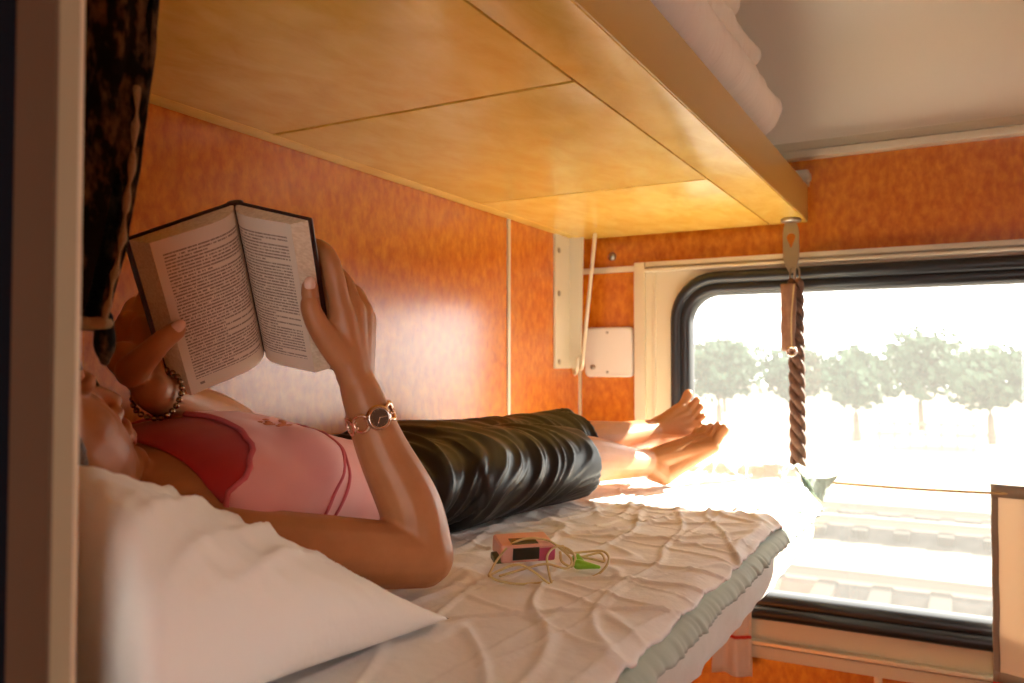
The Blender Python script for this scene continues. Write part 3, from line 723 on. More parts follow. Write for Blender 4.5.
# head: chin on chest, face towards the pages
HU, HN, HS = V3((-0.77, 0, 0.64)).normalized(), V3((0.64, 0, 0.77)).normalized(), V3((0, 1, 0))
HC = V3((0.438, 0.742, -0.080))
def H(n_, u_, s_=0.0): return HC + HN * n_ + HU * u_ + HS * s_
AX = (HN, HS, HU)
ell(body, H(-0.012, 0.030), (0.096, 0.074, 0.092), AX, 24, 16)
ell(body, H(0.022, -0.030), (0.066, 0.060, 0.085), AX, 20, 14)
ell(body, H(0.030, -0.075), (0.046, 0.047, 0.038), AX)
ell(body, H(0.062, -0.104), (0.019, 0.021, 0.017), AX)
for s in (-1, 1):
    ell(body, H(0.044, -0.026, s * 0.034), (0.028, 0.024, 0.030), AX)
    ell(body, H(0.078, 0.006, s * 0.031), (0.012, 0.016, 0.011), AX)
    tube(body, [H(0.088, 0.022, s * 0.012), H(0.086, 0.027, s * 0.032), H(0.074, 0.022, s * 0.050)], [0.006, 0.007, 0.005], 8, 4)
    ell(body, H(-0.012, -0.012, s * 0.074), (0.017, 0.006, 0.030), AX)
    tube(body, [H(-0.006, -0.045, s * 0.058), H(0.020, -0.082, s * 0.044), H(0.055, -0.100, s * 0.012)], [0.014, 0.013, 0.013], 10, 4)
    ell(body, H(0.084, -0.053, s * 0.0120), (0.011, 0.0070, 0.0080), AX)
tube(body, [H(0.080, 0.022), H(0.086, -0.004), H(0.094, -0.030), H(0.098, -0.048)], [(0.008, 0.007), (0.0078, 0.007), (0.0085, 0.008), (0.0100, 0.0092)], 12, 4)
tube(body, [H(0.077, -0.073, -0.020), H(0.086, -0.071, -0.006), H(0.086, -0.071, 0.006), H(0.077, -0.073, 0.020)], [0.003, 0.0065, 0.0065, 0.003], 8, 4)
tube(body, [H(0.075, -0.081, -0.018), H(0.082, -0.0825, -0.006), H(0.082, -0.0825, 0.006), H(0.075, -0.081, 0.018)], [0.003, 0.0068, 0.0068, 0.003], 8, 4)
tube(body, [H(-0.028, -0.030), H(-0.022, -0.075), V3((0.575, 0.775, -0.165)), V3((0.62, 0.79, -0.16))], [0.050, 0.047, 0.052, 0.07], 18, 4)
# legs: near knee under the trousers, ankles crossed at the foot of the berth
HP_N, KN_N, AN_N = V3((1.16, 0.725, -0.185)), V3((1.47, 0.690, -0.185)), V3((1.735, 0.603, -0.212))
HP_F, KN_F, AN_F = V3((1.16, 0.885, -0.180)), V3((1.53, 0.775, -0.180)), V3((1.825, 0.622, -0.152))
tube(body, [HP_N, HP_N.lerp(KN_N, 0.5), KN_N], [0.054, 0.052, 0.048], 18, 5)
tube(body, [KN_N, KN_N.lerp(AN_N, 0.35) + V3((0, 0.004, 0.004)), KN_N.lerp(AN_N, 0.75), AN_N], [0.052, 0.047, 0.034, 0.030], 18, 5)
tube(body, [HP_F, HP_F.lerp(KN_F, 0.5), KN_F], [0.054, 0.052, 0.048], 18, 5)
tube(body, [KN_F, KN_F.lerp(AN_F, 0.35) + V3((0, 0, 0.004)), KN_F.lerp(AN_F, 0.75), AN_F], [0.052, 0.048, 0.035, 0.030], 18, 5)
def foot(ankle, heel, balls, tips, rb, rt):
    tube(body, [ankle, ankle.lerp(heel, 0.55), heel], [0.030, 0.029, 0.023], 14, 4)
    for b, t, a, c in zip(balls, tips, rb, rt):
        b, t = V3(b), V3(t)
        tube(body, [heel, heel.lerp(b, 0.5), b], [0.022, 0.017, a], 12, 4)
        tube(body, [ankle, ankle.lerp(b, 0.5), b], [0.029, 0.020, a], 12, 4)
        d = (t - b)
        tube(body, [b, b.lerp(t, 0.55), t], [a * 0.8, c * 0.90, c], 10, 4)
RB = (0.0150, 0.0125, 0.0115, 0.0110, 0.0110); RT = (0.0118, 0.0085, 0.0080, 0.0078, 0.0075)
foot(AN_N, V3((1.752, 0.572, -0.238)),
     [(1.8310, 0.4850, -0.1800), (1.8400, 0.4980, -0.1680), (1.8450, 0.5130, -0.1630), (1.8500, 0.5260, -0.1630), (1.8520, 0.5400, -0.1660)],
     [(1.8510, 0.4650, -0.1410), (1.8620, 0.4810, -0.1330), (1.8670, 0.4990, -0.1370), (1.8690, 0.5150, -0.1400), (1.8670, 0.5310, -0.1470)], RB, RT)
foot(AN_F, V3((1.868, 0.605, -0.185)),
     [(1.8880, 0.5740, -0.0990), (1.8890, 0.5620, -0.1100), (1.8880, 0.5550, -0.1240), (1.8840, 0.5520, -0.1420), (1.8790, 0.5530, -0.1600)],
     [(1.9050, 0.5620, -0.0670), (1.9100, 0.5420, -0.0800), (1.9100, 0.5330, -0.0960), (1.9050, 0.5270, -0.1170), (1.8960, 0.5300, -0.1370)], RB, RT)
bme = remesh(body, 0.0025, 5)
person = thing('person', (1.1, 0.78, -0.265), 'person lying on the berth reading, in pink top and black satin trousers', 'person')
bo = link_mesh('body', bme, SKIN, person)
# lips, lashes, brows, nails
for dz, (n0, u0) in enumerate(((0.0870, -0.0712), (0.0835, -0.0818))):
    bm = bmesh.new(); tube(bm, [H(n0 - 0.0095, u0 - 0.001, -0.019), H(n0, u0, -0.006), H(n0, u0, 0.006), H(n0 - 0.0095, u0 - 0.001, 0.019)], [(0.0025, 0.002), (0.0065, 0.0045), (0.0065, 0.0045), (0.0025, 0.002)], 8, 4, up=HN)
    obj('lip', bm, LIP, bo)
for s in (-1, 1):
    bm = bmesh.new(); tube(bm, [H(0.083, 0.000, s * 0.020), H(0.0895, -0.002, s * 0.029), H(0.080, 0.000, s * 0.047)], 0.0013, 6, 5); obj('eyelashes', bm, HAIR, bo)
    bm = bmesh.new(); tube(bm, [H(0.093, 0.024, s * 0.013), H(0.0925, 0.030, s * 0.032), H(0.078, 0.026, s * 0.052)], [(0.004, 0.0018), (0.004, 0.0018), (0.002, 0.001)], 6, 4); obj('eyebrow', bm, HAIR, bo)
def nail(tip, prev, out, r):
    t = (tip - prev).normalized(); o_ = V3(out); o_ = (o_ - t * o_.dot(t)).normalized(); s = t.cross(o_)
    bm = bmesh.new(); ell(bm, tip + t * (r * 0.30) + o_ * (r * 0.66), (r * 0.85, r * 0.62, r * 0.36), (t, s, o_), 14, 8)
    obj('nail', bm, NAIL, bo)
nail(TH_N[3], TH_N[2], (-0.75, -0.66, 0.0), 0.0105); nail(TH_F[3], TH_F[2], (-0.35, -0.75, 0.45), 0.0108)
# hair
bm = bmesh.new()
ell(bm, H(-0.018, 0.034), (0.102, 0.082, 0.098), AX, 28, 20)
for v in bm.verts:
    q = v.co - HC; n_, u_ = q.dot(HN), q.dot(HU)
    if n_ > 0.035 and u_ < 0.085: v.co -= HN * (n_ - 0.035) * 0.9 + HS * (q.y * 0.25)
    if u_ < -0.02: v.co -= HN * 0.01
for s in (-1, 1):
    for k in range(5):
        tube(bm, [H(0.045 - 0.02 * k, 0.085, s * 0.045), H(0.02 - 0.016 * k, 0.03, s * 0.080), H(-0.02 - 0.01 * k, -0.03, s * 0.082), H(-0.06, -0.05 - 0.008 * k, s * 0.085)], [0.010, 0.013, 0.012, 0.007], 8, 5)
hme = remesh(bm, 0.004, 2)
HNRM = [v.normal.copy() for v in hme.vertices]
for v in hme.vertices:
    q = v.co - HC; a = math.atan2(q.dot(HS), q.dot(HU)); v.co += HNRM[v.index] * 0.0025 * N3(a * 16, q.dot(HN) * 8, 2)
link_mesh('hair', hme, HAIR, person)

# clothes follow the torso: cast from outside on to it
def on_torso(x, th, off):
    i = 0
    ax = V3((x, yc, -0.165)); d = V3((0, math.sin(th), math.cos(th)))
    hit = TORSO.ray_cast(ax + d * 0.5, -d)
    p = hit[0] if hit[0] is not None else ax + d * 0.1
    return p + d * off
def garment(name, start, x1, off, material, nth=240, nx=50, fold=0.0, thick=0.002):
    bm = bmesh.new(); rows = []
    for j in range(nth):
        th = -math.pi + 2 * math.pi * j / nth
        x0 = start(th); col = []
        for i in range(nx + 1):
            x = x0 + (x1 - x0) * i / nx
            w = fold * (N3(x * 9 + th * 1.5, th * 2.6, 3.0) + 0.8 * N3(x * 24, th * 5, 9.0)) * min(1, i / 6)
            col.append((x, th, w))
        rows.append(col)
    def layer(o2):
        return [[bm.verts.new(on_torso(x, th, off + o2 + w)) for x, th, w in c] for c in rows]
    A, B = layer(thick), layer(0)
    for j in range(nth):
        k = (j + 1) % nth
        for i in range(nx):
            bm.faces.new((A[j][i], A[k][i], A[k][i + 1], A[j][i + 1])); bm.faces.new((B[j][i], B[j][i + 1], B[k][i + 1], B[k][i]))
        bm.faces.new((A[j][0], B[j][0], B[k][0], A[k][0])); bm.faces.new((A[j][nx], A[k][nx], B[k][nx], B[j][nx]))
    return obj(name, bm, material, person)
def lerp(a, b, t): return a + (b - a) * t
def curve(pts):
    def f(th):
        d = math.degrees(abs(th))
        for (a, xa), (b, xb) in zip(pts, pts[1:]):
            if d <= b:
                t = (d - a) / (b - a); t = t * t * (3 - 2 * t); return lerp(xa, xb, t)
        return pts[-1][1]
    return f
pink_start = curve([(0, 0.676), (22, 0.679), (42, 0.676), (56, 0.664), (68, 0.636), (78, 0.600), (90, 0.600), (98, 0.65), (112, 0.69), (135, 0.65), (180, 0.63)])
red_start = curve([(0, 0.592), (70, 0.592), (84, 0.600), (94, 0.67), (180, 0.66)])
garment('undershirt', red_start, 0.80, 0.0022, RED, thick=0.0012)
TT = garment('tank_top', pink_start, 0.985, 0.0055, PINK, fold=0.0040, nx=60)
TTB = BVHTree.FromPolygons([v.co + ANCH[TT] for v in TT.data.vertices], [tuple(p.vertices) for p in TT.data.polygons])
def on_top(x, th, off):
    ax = V3((x, yc, -0.165)); d = V3((0, math.sin(th), math.cos(th))); h = TTB.ray_cast(ax + d * 0.5, -d)
    return h[0] + d * off if h[0] is not None else on_torso(x, th, 0.008 + off)
def trim_line(name, fx, r, m, off=0.008, th0=-math.pi, th1=math.pi, n=90, close=False):
    P_ = [(on_torso if name == 'neckline_trim' else on_top)(fx(th0 + (th1 - th0) * i / n), th0 + (th1 - th0) * i / n, off) for i in range(n + 1)]
    bm = bmesh.new(); tube(bm, P_, r, 6, 1, up=(1, 0, 0.02)); obj(name, bm, m, TT)
trim_line('neckline_trim', lambda th: pink_start(th), (0.0032), DPINK, 0.0068)
trim_line('seam', lambda th: 0.752 + 0.098 * math.cos(th), 0.0022, DPINK, 0.0008, R(-110), R(110))
trim_line('seam', lambda th: 0.778 + 0.098 * math.cos(th), 0.0022, DPINK, 0.0008, R(-110), R(110))
random.seed(4)
bm = bmesh.new()
for k in range(22):
    x = 0.748 + random.uniform(-0.022, 0.036); th = R(-36 + random.uniform(-9, 9)); p = on_top(x, th, 0.0006)
    ell(bm, p, (random.uniform(0.003, 0.007), random.uniform(0.002, 0.004), 0.0012), None, 8, 6)
o = obj('embroidery', bm, ORANGEP, TT)
# trousers: hips and two loose legs, gathered folds across the thighs
bm = bmesh.new()
tube(bm, [(0.945, yc, -0.186), (1.03, yc, -0.185), (1.14, yc, -0.177), (1.26, yc - 0.01, -0.180)], [(0.136, 0.078), (0.146, 0.076), (0.168, 0.080), (0.150, 0.080)], 36, 6, cap='flat')
def leg(pts, rad, inn):
    d = (V3(pts[-1]) - V3(pts[-2])).normalized()
    pts = pts + [tuple(V3(pts[-1]) + d * 0.001), tuple(V3(pts[-1]) - d * 0.035)]
    rad = rad + [tuple(0.90 * q for q in rad[-1]), tuple(0.80 * q for q in rad[-1])]
    # straight segments near the hem so that the mouth of the leg is hollow
    tube(bm, pts[:-2], rad[:-2], 32, 6, cap='flat')
leg([(1.10, 0.735, -0.184), (1.28, 0.722, -0.186), (1.40, 0.705, -0.190), (1.488, 0.683, -0.194)], [(0.100, 0.078), (0.098, 0.075), (0.092, 0.073), (0.086, 0.069)], 0)
leg([(1.10, 0.870, -0.182), (1.30, 0.850, -0.184), (1.48, 0.802, -0.180), (1.635, 0.745, -0.176)], [(0.098, 0.076), (0.094, 0.074), (0.092, 0.076), (0.094, 0.078)], 0)
pme = remesh(bm, 0.0038, 6)
PN = [v.normal.copy() for v in pme.vertices]
for v in pme.vertices:
    c = v.co.copy()
    s = c.x - (c.z + 0.18) * 0.75 + 0.35 * (c.y - 0.78)
    warp = 0.9 * N3(c.x * 5, c.y * 5, c.z * 5)
    f1 = ridge(s * 12 + warp, c.y * 2.2 + 3, c.z * 2.2 + 2); f2 = ridge(s * 27 + warp * 2.2, c.y * 3.5, c.z * 3.5 + 7); f3 = ridge(s * 55 + warp * 4, c.y * 7, c.z * 7 + 1)
    amp = 0.0080 * (f1 - 0.45) + 0.0066 * (max(0, f2) ** 1.5 - 0.35) + 0.0028 * (f3 - 0.4)
    up_ = 0.35 + 0.65 * max(0, min(1, (c.z + 0.262) / 0.04))
    v.co = c + PN[v.index] * amp * up_
    if v.co.z < -0.2635: v.co.z = -0.2635
    if v.co.y > 0.984: v.co.y = 0.984
link_mesh('trousers', pme, SATIN, person)

# ================================================================== book
bk_ = thing('book', (0.7150, 0.7620, -0.0290), 'open hardback book with dark cover held up by both hands', 'book')
St, Sb = V3((0.6680, 0.7150, 0.1830)), V3((0.7740, 0.7730, 0.0200))
Lt, Lb = V3((0.5590, 0.7590, 0.1190)), V3((0.6710, 0.8190, -0.0270))
Rt, Rb = V3((0.6860, 0.6090, 0.1550)), V3((0.7840, 0.6790, -0.0010))
up_b = (St - Sb).normalized(); hgt = 0.200
mid_s = (St + Sb) / 2
def half(corner_t, corner_b, sgn, thick):
    wdir = ((corner_t + corner_b) / 2 - mid_s); W = wdir.length; wdir = (wdir - up_b * wdir.dot(up_b)).normalized()
    nrm = up_b.cross(wdir) * sgn                      # towards the reader
    if nrm.x > 0: nrm = -nrm
    def pt_(w, h, d): return mid_s + wdir * w + up_b * (h - hgt / 2) + nrm * d
    # board
    bm = bmesh.new()
    prism(bm, [(0.004, -0.003), (W, -0.003), (W, hgt + 0.003), (0.004, hgt + 0.003)], lambda p: pt_(p[0], p[1], -0.0028), lambda p: pt_(p[0], p[1], 0.0))
    bmesh.ops.bevel(bm, geom=list(bm.edges), offset=0.0009, segments=2, affect='EDGES')
    auto(obj('cover_board', bm, COVER, bk_))
    # page block: rises from the gutter, bows and falls to a slanted fore-edge
    WB = W - 0.005
    def topd(s): return thick * (1 - math.exp(-s * 9)) * (1 - 0.10 * s) + 0.006 * math.sin(math.pi * min(1, s * 1.1)) * math.exp(-s * 1.2)
    def wpos(s, lvl): return 0.002 + (WB - 0.012 * lvl - 0.002) * s
    bm = bmesh.new()
    solid_grid(bm, 24, 10, lambda a, b: pt_(wpos(a, 1), hgt * b, topd(a)), lambda a, b: pt_(wpos(a, 0), hgt * b, 0.0003))
    auto(obj('page_block', bm, PAPER, bk_), 40)
    bm = bmesh.new()
    f = (lambda a, b: pt_(wpos(1 - a, 1), hgt * b, topd(1 - a) + 0.0004)) if sgn > 0 else (lambda a, b: pt_(wpos(a, 1), hgt * b, topd(a) + 0.0004))
    grid(bm, 24, 10, f, 'UVMap')
    o = obj('printed_page', bm, PAGE, bk_, fix=True)
    return pt_, nrm, wdir
pl_, nl, dl = half(Lt, Lb, 1, 0.024)
pr_, nr, dr = half(Rt, Rb, -1, 0.017)
bm = bmesh.new(); av = -(nl + nr).normalized()
P_ = []
tube(bm, [mid_s - up_b * (hgt / 2 + 0.002) + av * 0.001, mid_s + up_b * (hgt / 2 + 0.002) + av * 0.001], [(0.009, 0.005)] * 2, 14, 3, up=av, cap='flat'); auto(obj('book_spine', bm, COVER, bk_))

# ================================================================== wristwatch and bracelet
ARM = (WR_N - EL_N).normalized()
wc_ = V3((0.7760, 0.6040, -0.0600))
wc_ = EL_N + ARM * (wc_ - EL_N).dot(ARM)
toc = V3((-wc_.x, -wc_.y, -wc_.z)); toc = (toc - ARM * toc.dot(ARM)).normalized(); sid = ARM.cross(toc)   # sid points to image right or left
if sid.y > 0: sid = -sid
Rw = 0.0275
def wr(a, r=Rw, h=0.0): return wc_ + toc * (math.cos(a) * r) + sid * (math.sin(a) * r) + ARM * h
wt = thing('wristwatch', wc_, 'rose-gold ring-link wristwatch on the raised near wrist', 'watch')
def ringlink(a, ro, tilt=0.0):
    bm = bmesh.new(); c = wr(a); t = (-toc * math.sin(a) + sid * math.cos(a)); nrm = (toc * math.cos(a) + sid * math.sin(a))
    tube(bm, [c + t * (ro * math.cos(R(q))) + ARM * (ro * math.sin(R(q))) - nrm * (0.18 * ro * abs(math.cos(R(q)))) for q in range(0, 360, 30)], 0.0022, 8, 3, closed=True, up=tuple(nrm))
    obj('ring_link', bm, GOLD, wt)
A0 = R(16)
for a in (A0 - R(42), A0 - R(84), A0 - R(126), A0 + R(48), A0 + R(90), A0 + R(132), A0 + R(190)): ringlink(a, 0.0095)
for a in (A0 - R(21), A0 - R(63), A0 - R(105), A0 + R(27), A0 + R(69), A0 + R(111), A0 + R(160), A0 + R(212)):
    bm = bmesh.new(); nrm = (toc * math.cos(a) + sid * math.sin(a)); t = (-toc * math.sin(a) + sid * math.cos(a))
    for h in (-0.003, 0.003): tube(bm, [wr(a, Rw - 0.0005, h) - t * 0.0045, wr(a, Rw + 0.0005, h), wr(a, Rw - 0.0005, h) + t * 0.0045], 0.0016, 6, 2)
    obj('joint', bm, GOLD, wt)
nrm = (toc * math.cos(A0) + sid * math.sin(A0)); cc = wr(A0, Rw - 0.001)
bm = bmesh.new(); disc(bm, cc, nrm, 0.0145, 0.007, 28, 0.0018); case = auto(obj('case', bm, GOLD, wt))
bm = bmesh.new(); disc(bm, cc + nrm * 0.0068, nrm, 0.0105, 0.0010, 28); obj('dial', bm, DIAL, case, smooth=False)
bm = bmesh.new(); s1 = nrm.orthogonal().normalized(); s2 = nrm.cross(s1)
tube(bm, [cc + nrm * 0.0075 + (s1 * math.cos(R(q)) + s2 * math.sin(R(q))) * 0.0118 for q in range(0, 360, 30)], 0.0016, 8, 3, closed=True, up=tuple(nrm)); obj('bezel', bm, SILV, case)
for q, l in ((35, 0.0062), (150, 0.0085)):
    bm = bmesh.new(); d = s1 * math.cos(R(q)) + s2 * math.sin(R(q)); tube(bm, [cc + nrm * 0.0084, cc + nrm * 0.0084 + d * l], 0.0006, 6, 2); obj('hand', bm, SILV, case)
bm = bmesh.new()
for q in range(0, 360, 30):
    d = s1 * math.cos(R(q)) + s2 * math.sin(R(q)); ell(bm, cc + nrm * 0.0080 + d * 0.0088, (0.0007, 0.0007, 0.0004), None, 6, 4)
obj('hour_mark', bm, SILV, case)
bm = bmesh.new(); tt = ARM; disc(bm, cc + nrm * 0.0035 + sid * 0.0140, sid, 0.0020, 0.003, 10, 0.0004); obj('crown', bm, GOLD, case)

ARF = (WR_F - EL_F).normalized(); bc = WR_F - ARF * 0.012
br = thing('bead_bracelet', bc, 'dark metal bead bracelet on the far wrist below the book', 'bracelet')
e1 = ARF.orthogonal().normalized(); e2 = ARF.cross(e1)
bd = bmesh.new(); ell(bd, (0, 0, 0), (0.0036, 0.0036, 0.0036), None, 10, 7); bdm = bpy.data.meshes.new('bead'); bd.to_mesh(bdm); bd.free(); bdm.materials.append(BEAD)
for p in bdm.polygons: p.use_smooth = True
for k in range(24):
    a = 2 * math.pi * k / 24; o = bpy.data.objects.new('bead', bdm); COL.objects.link(o); o.parent = br
    o.location = (e1 * math.cos(a) + e2 * math.sin(a)) * 0.0285 + ARF * (0.002 * math.sin(3 * a))

# ================================================================== music player and earphones
mpb = V3((0.985, 0.512, -0.262))
mp = thing('music_player', mpb, 'small peach-pink music player with dark display lying on the sheet', 'music player')
ex = V3((0.69, -0.72, 0)).normalized(); ey = V3((0.72, 0.69, 0)).normalized(); ez = V3((0, 0, 1))
til = 0.16; ey2 = (ey + ez * til).normalized(); ez2 = ex.cross(ey2).normalized()
if ez2.z < 0: ez2 = -ez2
mc = mpb + V3((0.004, 0.004, 0.019))
def Mp(a, b, c): return mc + ex * a + ey2 * b + ez2 * c
def mbox(nm, a0, a1, b0, b1, c0_, c1, m, bev):
    bm = bmesh.new(); box(bm, (a0, b0, c0_), (a1, b1, c1), bev, 3)
    for v in bm.verts: v.co = Mp(*v.co)
    return auto(obj(nm, bm, m, mp))
mbox('body', -0.038, 0.036, -0.022, 0.026, -0.012, 0.012, PINKPL, 0.006)
mbox('end_panel', 0.012, 0.0368, -0.0228, 0.004, -0.0115, 0.0085, MAGPL, 0.005)
mbox('display', -0.022, 0.014, -0.0235, -0.020, -0.0075, 0.0085, SCREEN, 0.001)
mbox('display', -0.022, 0.014, -0.018, 0.004, 0.0105, 0.0125, SCREEN, 0.0008)
mbox('end_plug', -0.046, -0.030, -0.020, 0.002, -0.0125, -0.003, DGREENPL, 0.003)
ep = thing('earphones', (0.985, 0.470, -0.264), 'cream-cabled earphones with lime green buds tangled around the player', 'earphones')
def cab(pts, r=0.0016):
    bm = bmesh.new(); tube(bm, pts, r, 7, 8); obj('cable', bm, CABLE, ep)
def G(px_x, px_y, z): return (px_x, px_y, z)
cab([(0.8990, 0.5190, -0.2600), (0.9260, 0.5220, -0.2470), (0.9600, 0.5220, -0.2350), (0.9840, 0.5080, -0.2290), (0.9970, 0.4850, -0.2320), (0.9920, 0.4620, -0.2410), (0.9890, 0.4470, -0.2520), (0.9720, 0.4470, -0.2590), (0.9460, 0.4640, -0.2500), (0.9220, 0.4870, -0.2550), (0.9060, 0.5070, -0.2610)])
cab([(0.8980, 0.5180, -0.2610), (0.9060, 0.5070, -0.2540), (0.9120, 0.4850, -0.2460), (0.9160, 0.4670, -0.2520), (0.9280, 0.4560, -0.2650), (0.9370, 0.4500, -0.2740)])
cab([(0.9370, 0.4500, -0.2740), (0.9440, 0.4580, -0.2590), (0.9620, 0.4690, -0.2440), (0.9870, 0.4710, -0.2380), (0.9970, 0.4630, -0.2370)])
cab([(0.9950, 0.4660, -0.2400), (1.0020, 0.4550, -0.2460), (1.0260, 0.4430, -0.2480), (1.0450, 0.4280, -0.2490), (1.0400, 0.4160, -0.2550), (1.0200, 0.4120, -0.2630), (0.9970, 0.4190, -0.2710), (0.9740, 0.4360, -0.2720), (0.9450, 0.4570, -0.2710), (0.9070, 0.4790, -0.2680), (0.8920, 0.5020, -0.2630), (0.8950, 0.5160, -0.2590)])
cab([(0.9980, 0.4620, -0.2410), (1.0070, 0.4460, -0.2500), (1.0200, 0.4320, -0.2550), (1.0310, 0.4190, -0.2590), (1.0440, 0.4300, -0.2520), (1.0240, 0.4450, -0.2540), (1.0030, 0.4530, -0.2530)])
cab([(0.9970, 0.4730, -0.2370), (1.0000, 0.4570, -0.2410), (1.0000, 0.4470, -0.2500), (0.9900, 0.4470, -0.2600), (0.9790, 0.4560, -0.2530), (0.9860, 0.4620, -0.2430)], 0.0018)
for a, b in (((1.0000, 0.4430, -0.2590), (1.0140, 0.4190, -0.2630)), ((1.0080, 0.4480, -0.2540), (1.0060, 0.4370, -0.2580))):
    bm = bmesh.new(); a, b = V3(a), V3(b); tube(bm, [a, a.lerp(b, 0.5), b], [0.0068, 0.0045, 0.0020], 10, 4); obj('earbud', bm, GREENPL, ep)

# ================================================================== knitted garment on the door post hook
kn = thing('hanging_knit_jacket', (0.40, 0.58, 0.02), 'dark brown and tan knitted jacket hanging beside the door post', 'jacket')
def knit_sec(s, th):
    z = 0.352 - 0.318 * s
    a = (0.4120, 0.5680, 0.2820)
    cx_ = 0.412 + 0.020 * s; cyy = 0.590 + 0.020 * s
    w = 0.042 * (1 - 0.06 * s - 0.50 * s ** 2.6) * (1.0 if s > 0.03 else 0.75)
    t = 0.022 * (1 - 0.45 * s)
    fo = 1 + 0.16 * math.sin(th * 5 + s * 2.0) + 0.08 * N3(th * 2, s * 8, 1)
    d = V3((0.4756, -0.8797, 0)); e = V3((0.8797, 0.4756, 0))
    return V3((cx_, cyy, z)) + d * (w * math.cos(th) * fo - 0.002 - 0.016 * s ** 1.6) + e * (t * math.sin(th) * fo)
bm = bmesh.new(); grid(bm, 70, 48, lambda a, b: knit_sec(a, 2 * math.pi * b)); bmesh.ops.remove_doubles(bm, verts=bm.verts, dist=1e-5)
bmesh.ops.holes_fill(bm, edges=[e for e in bm.edges if e.is_boundary]); obj('sleeve', bm, KNIT, kn)
bm = bmesh.new(); tube(bm, [knit_sec(0.42 + 0.58 * i / 24, R(-14)) + V3((0, -0.001, 0.002 * math.sin(i * 2))) for i in range(25)], [0.0022 + 0.0012 * math.sin(i * 1.7 + 1) for i in range(25)], 8, 3); obj('knitted_edge', bm, KNITTAN, kn)
bm = bmesh.new(); tube(bm, [knit_sec(1.0, 2 * math.pi * i / 16) for i in range(16)], 0.0055, 8, 3, closed=True); obj('cuff', bm, KNITTAN, kn)
bm = bmesh.new(); tube(bm, [knit_sec(1.0, 0.2) + V3((0, 0, 0.004)), knit_sec(1.0, 0.2) + V3((0.002, 0.002, -0.018)), knit_sec(1.0, 0.2) + V3((0.003, 0.003, -0.030))], [0.007, 0.0085, 0.004], 10, 4); obj('tassel', bm, KNIT, kn)
hk = thing('coat_hook', (0.30, 0.60, 0.30), 'small steel coat hook holding the knitted jacket', 'hook')
bm = bmesh.new(); tube(bm, [(0.268, 0.598, 0.33), (0.31, 0.598, 0.335), (0.37, 0.595, 0.338), (0.412, 0.592, 0.340), (0.43, 0.592, 0.355)], 0.005, 10, 5); obj('arm', bm, METAL, hk)
bm = bmesh.new(); box(bm, (0.268, 0.585, 0.305), (0.273, 0.611, 0.355), 0.001); obj('back_plate', bm, METAL, hk)
# ================================================================== outside the window
GZ = -2.95                     # ground level, about 1.25 m below the carriage floor
bm = bmesh.new()
grid(bm, 40, 40, lambda a, b: Vector((3.2 + 120 * a, -100 + 200 * b, GZ + 0.05 * N3(a * 14, b * 14, 2))))
tag(obj('ground', bm, GROUND), kind='structure')
for k, (x0, x1, lab) in enumerate(((9.6, 11.9, 'railway track nearest the train window'), (15.2, 17.6, 'railway track farther off, before the trees'))):
    tr = thing('railway_track', ((x0 + x1) / 2, -3, GZ), lab, 'railway track', 'tracks outside the window')
    bm = bmesh.new(); prism(bm, [(x0 - 0.25, GZ - 0.05), (x0 + 0.25, GZ + 0.16), (x0 + 0.7, GZ + 0.16), (x0 + 0.9, GZ + 0.06), (x1 - 0.9, GZ + 0.06), (x1 - 0.7, GZ + 0.16), (x1 - 0.25, GZ + 0.16), (x1 + 0.25, GZ - 0.05)], lambda p: (p[0], -40, p[1]), lambda p: (p[0], 40, p[1]))
    obj('ballast', bm, BALLAST, tr, smooth=False)
    for q in (0.5, -0.5):
        c = (x0 + x1) / 2 + q * 1.52
        bm = bmesh.new(); prism(bm, [(c - 0.07, GZ + 0.16), (c + 0.07, GZ + 0.16), (c + 0.02, GZ + 0.20), (c + 0.02, GZ + 0.29), (c + 0.036, GZ + 0.30), (c + 0.036, GZ + 0.33), (c - 0.036, GZ + 0.33), (c - 0.036, GZ + 0.30), (c - 0.02, GZ + 0.29), (c - 0.02, GZ + 0.20)], lambda p: (p[0], -40, p[1]), lambda p: (p[0], 40, p[1]))
        obj('rail', bm, RAIL, tr, smooth=False)
    sm = bmesh.new(); box(sm, (-1.25, -0.12, 0.0), (1.25, 0.12, 0.16), 0.015); sme = bpy.data.meshes.new('sleeper'); sm.to_mesh(sme); sm.free(); sme.materials.append(CONC)
    for j in range(-14, 34):
        o = bpy.data.objects.new('sleeper', sme); COL.objects.link(o); o.parent = tr; o.location = (0, j * 0.65, 0.02)
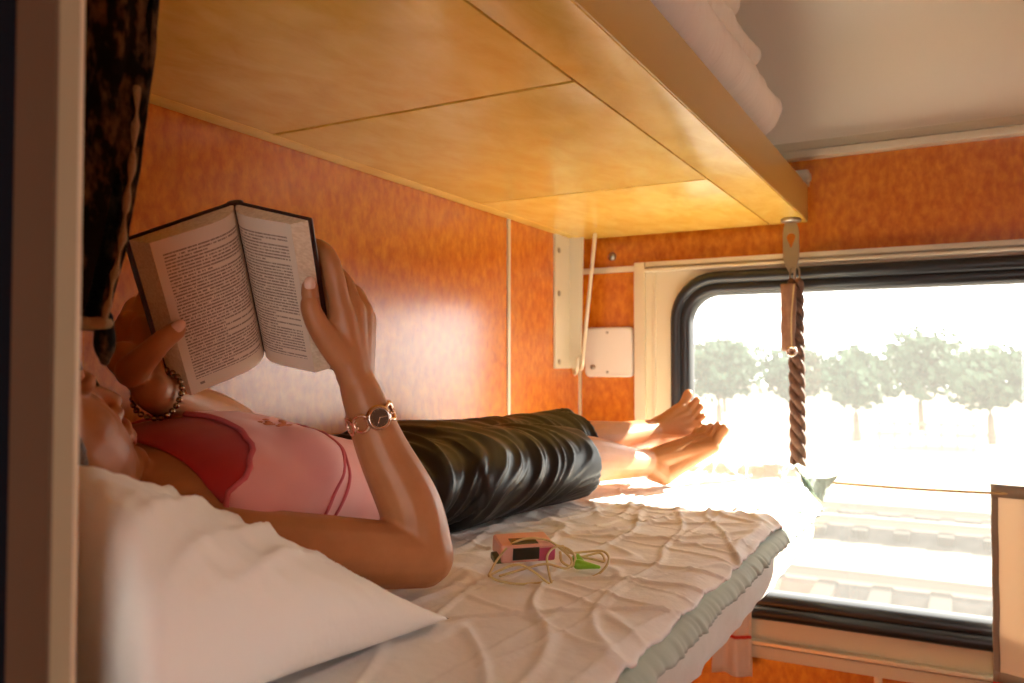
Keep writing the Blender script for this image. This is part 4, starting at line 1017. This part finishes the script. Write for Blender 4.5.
def tree(x, y, h, w, seed, label):
    t = thing('tree', (x, y, GZ), label, 'tree', 'trees beyond the tracks')
    rnd = random.Random(seed); w *= 1.3
    bm = bmesh.new(); tube(bm, [(x, y, GZ - 0.1), (x + 0.1, y + 0.05, GZ + h * 0.35), (x - 0.05, y - 0.1, GZ + h * 0.75)], [0.16, 0.12, 0.05], 8, 4); obj('trunk', bm, BARK, t)
    vs_, fs = [], []
    for k in range(1900):
        # leaf tufts through an irregular crown
        a = rnd.uniform(0, 6.283); u = rnd.uniform(-1, 1); r_ = rnd.random() ** 0.4
        lob = 0.75 + 0.35 * N3(math.cos(a) * 1.6 + seed, math.sin(a) * 1.6, u * 1.7)
        c = Vector((x + w * 0.5 * r_ * lob * math.cos(a) * math.sqrt(1 - u * u), y + w * 0.5 * r_ * lob * math.sin(a) * math.sqrt(1 - u * u), GZ + h * 0.62 + h * 0.40 * r_ * lob * u))
        n_ = Vector((rnd.uniform(-1, 1), rnd.uniform(-1, 1), rnd.uniform(-0.4, 1))).normalized(); s = n_.orthogonal().normalized(); q = n_.cross(s); l = rnd.uniform(0.12, 0.24)
        i0 = len(vs_); vs_ += [c - s * l, c + q * l * 0.6, c + s * l, c - q * l * 0.6 + n_ * l * 0.3]; fs.append((i0, i0 + 1, i0 + 2, i0 + 3))
    me = bpy.data.meshes.new('foliage'); me.from_pydata(vs_, [], fs); o = link_mesh('foliage', me, LEAF, t, smooth=False); o['kind'] = 'stuff'
for k, (x, y, h, w, lab) in enumerate(((37, 9.5, 4.4, 3.4, 'leafy tree seen through the window beyond the bare feet'), (41, 6.9, 4.2, 3.2, 'leafy tree seen just left of the hanging rope'), (35, 3.6, 3.9, 2.6, 'small leafy tree just right of the hanging rope'),
        (42, 1.6, 4.9, 3.8, 'tallest leafy tree in the middle of the window view'), (36, -1.0, 4.0, 3.4, 'leafy tree right of the tallest one'), (44, -3.6, 3.4, 3.0, 'low pale tree toward the right of the window view'), (52, 13.0, 5.0, 5.0, 'distant leafy tree at the left window edge'))):
    tree(x, y, h, w, k + 3, lab)
fe = thing('low_fence', (33, 1.2, GZ), 'low wooden fence before the trees outside', 'fence')
for j in range(7):
    boxo('fence_post', (33, -0.4 + j * 0.5, GZ), (33.08, -0.32 + j * 0.5, GZ + 0.95), FENCEM, fe)
for z in (0.45, 0.82): boxo('fence_rail', (33.02, -0.45, GZ + z), (33.07, 2.75, GZ + z + 0.09), FENCEM, fe)
br2 = thing('barrier_beam', (30, -4.2, GZ), 'striped barrier beam on posts at far right outside', 'barrier')
for j in range(6): boxo('beam_section', (30, -5.6 + j * 0.5, GZ + 0.35), (30.1, -5.1 + j * 0.5, GZ + 0.55), (CURTRED if j % 2 else CURT), br2)
for y in (-5.3, -3.0): boxo('support', (30.02, y, GZ), (30.1, y + 0.1, GZ + 0.35), FENCEM, br2)
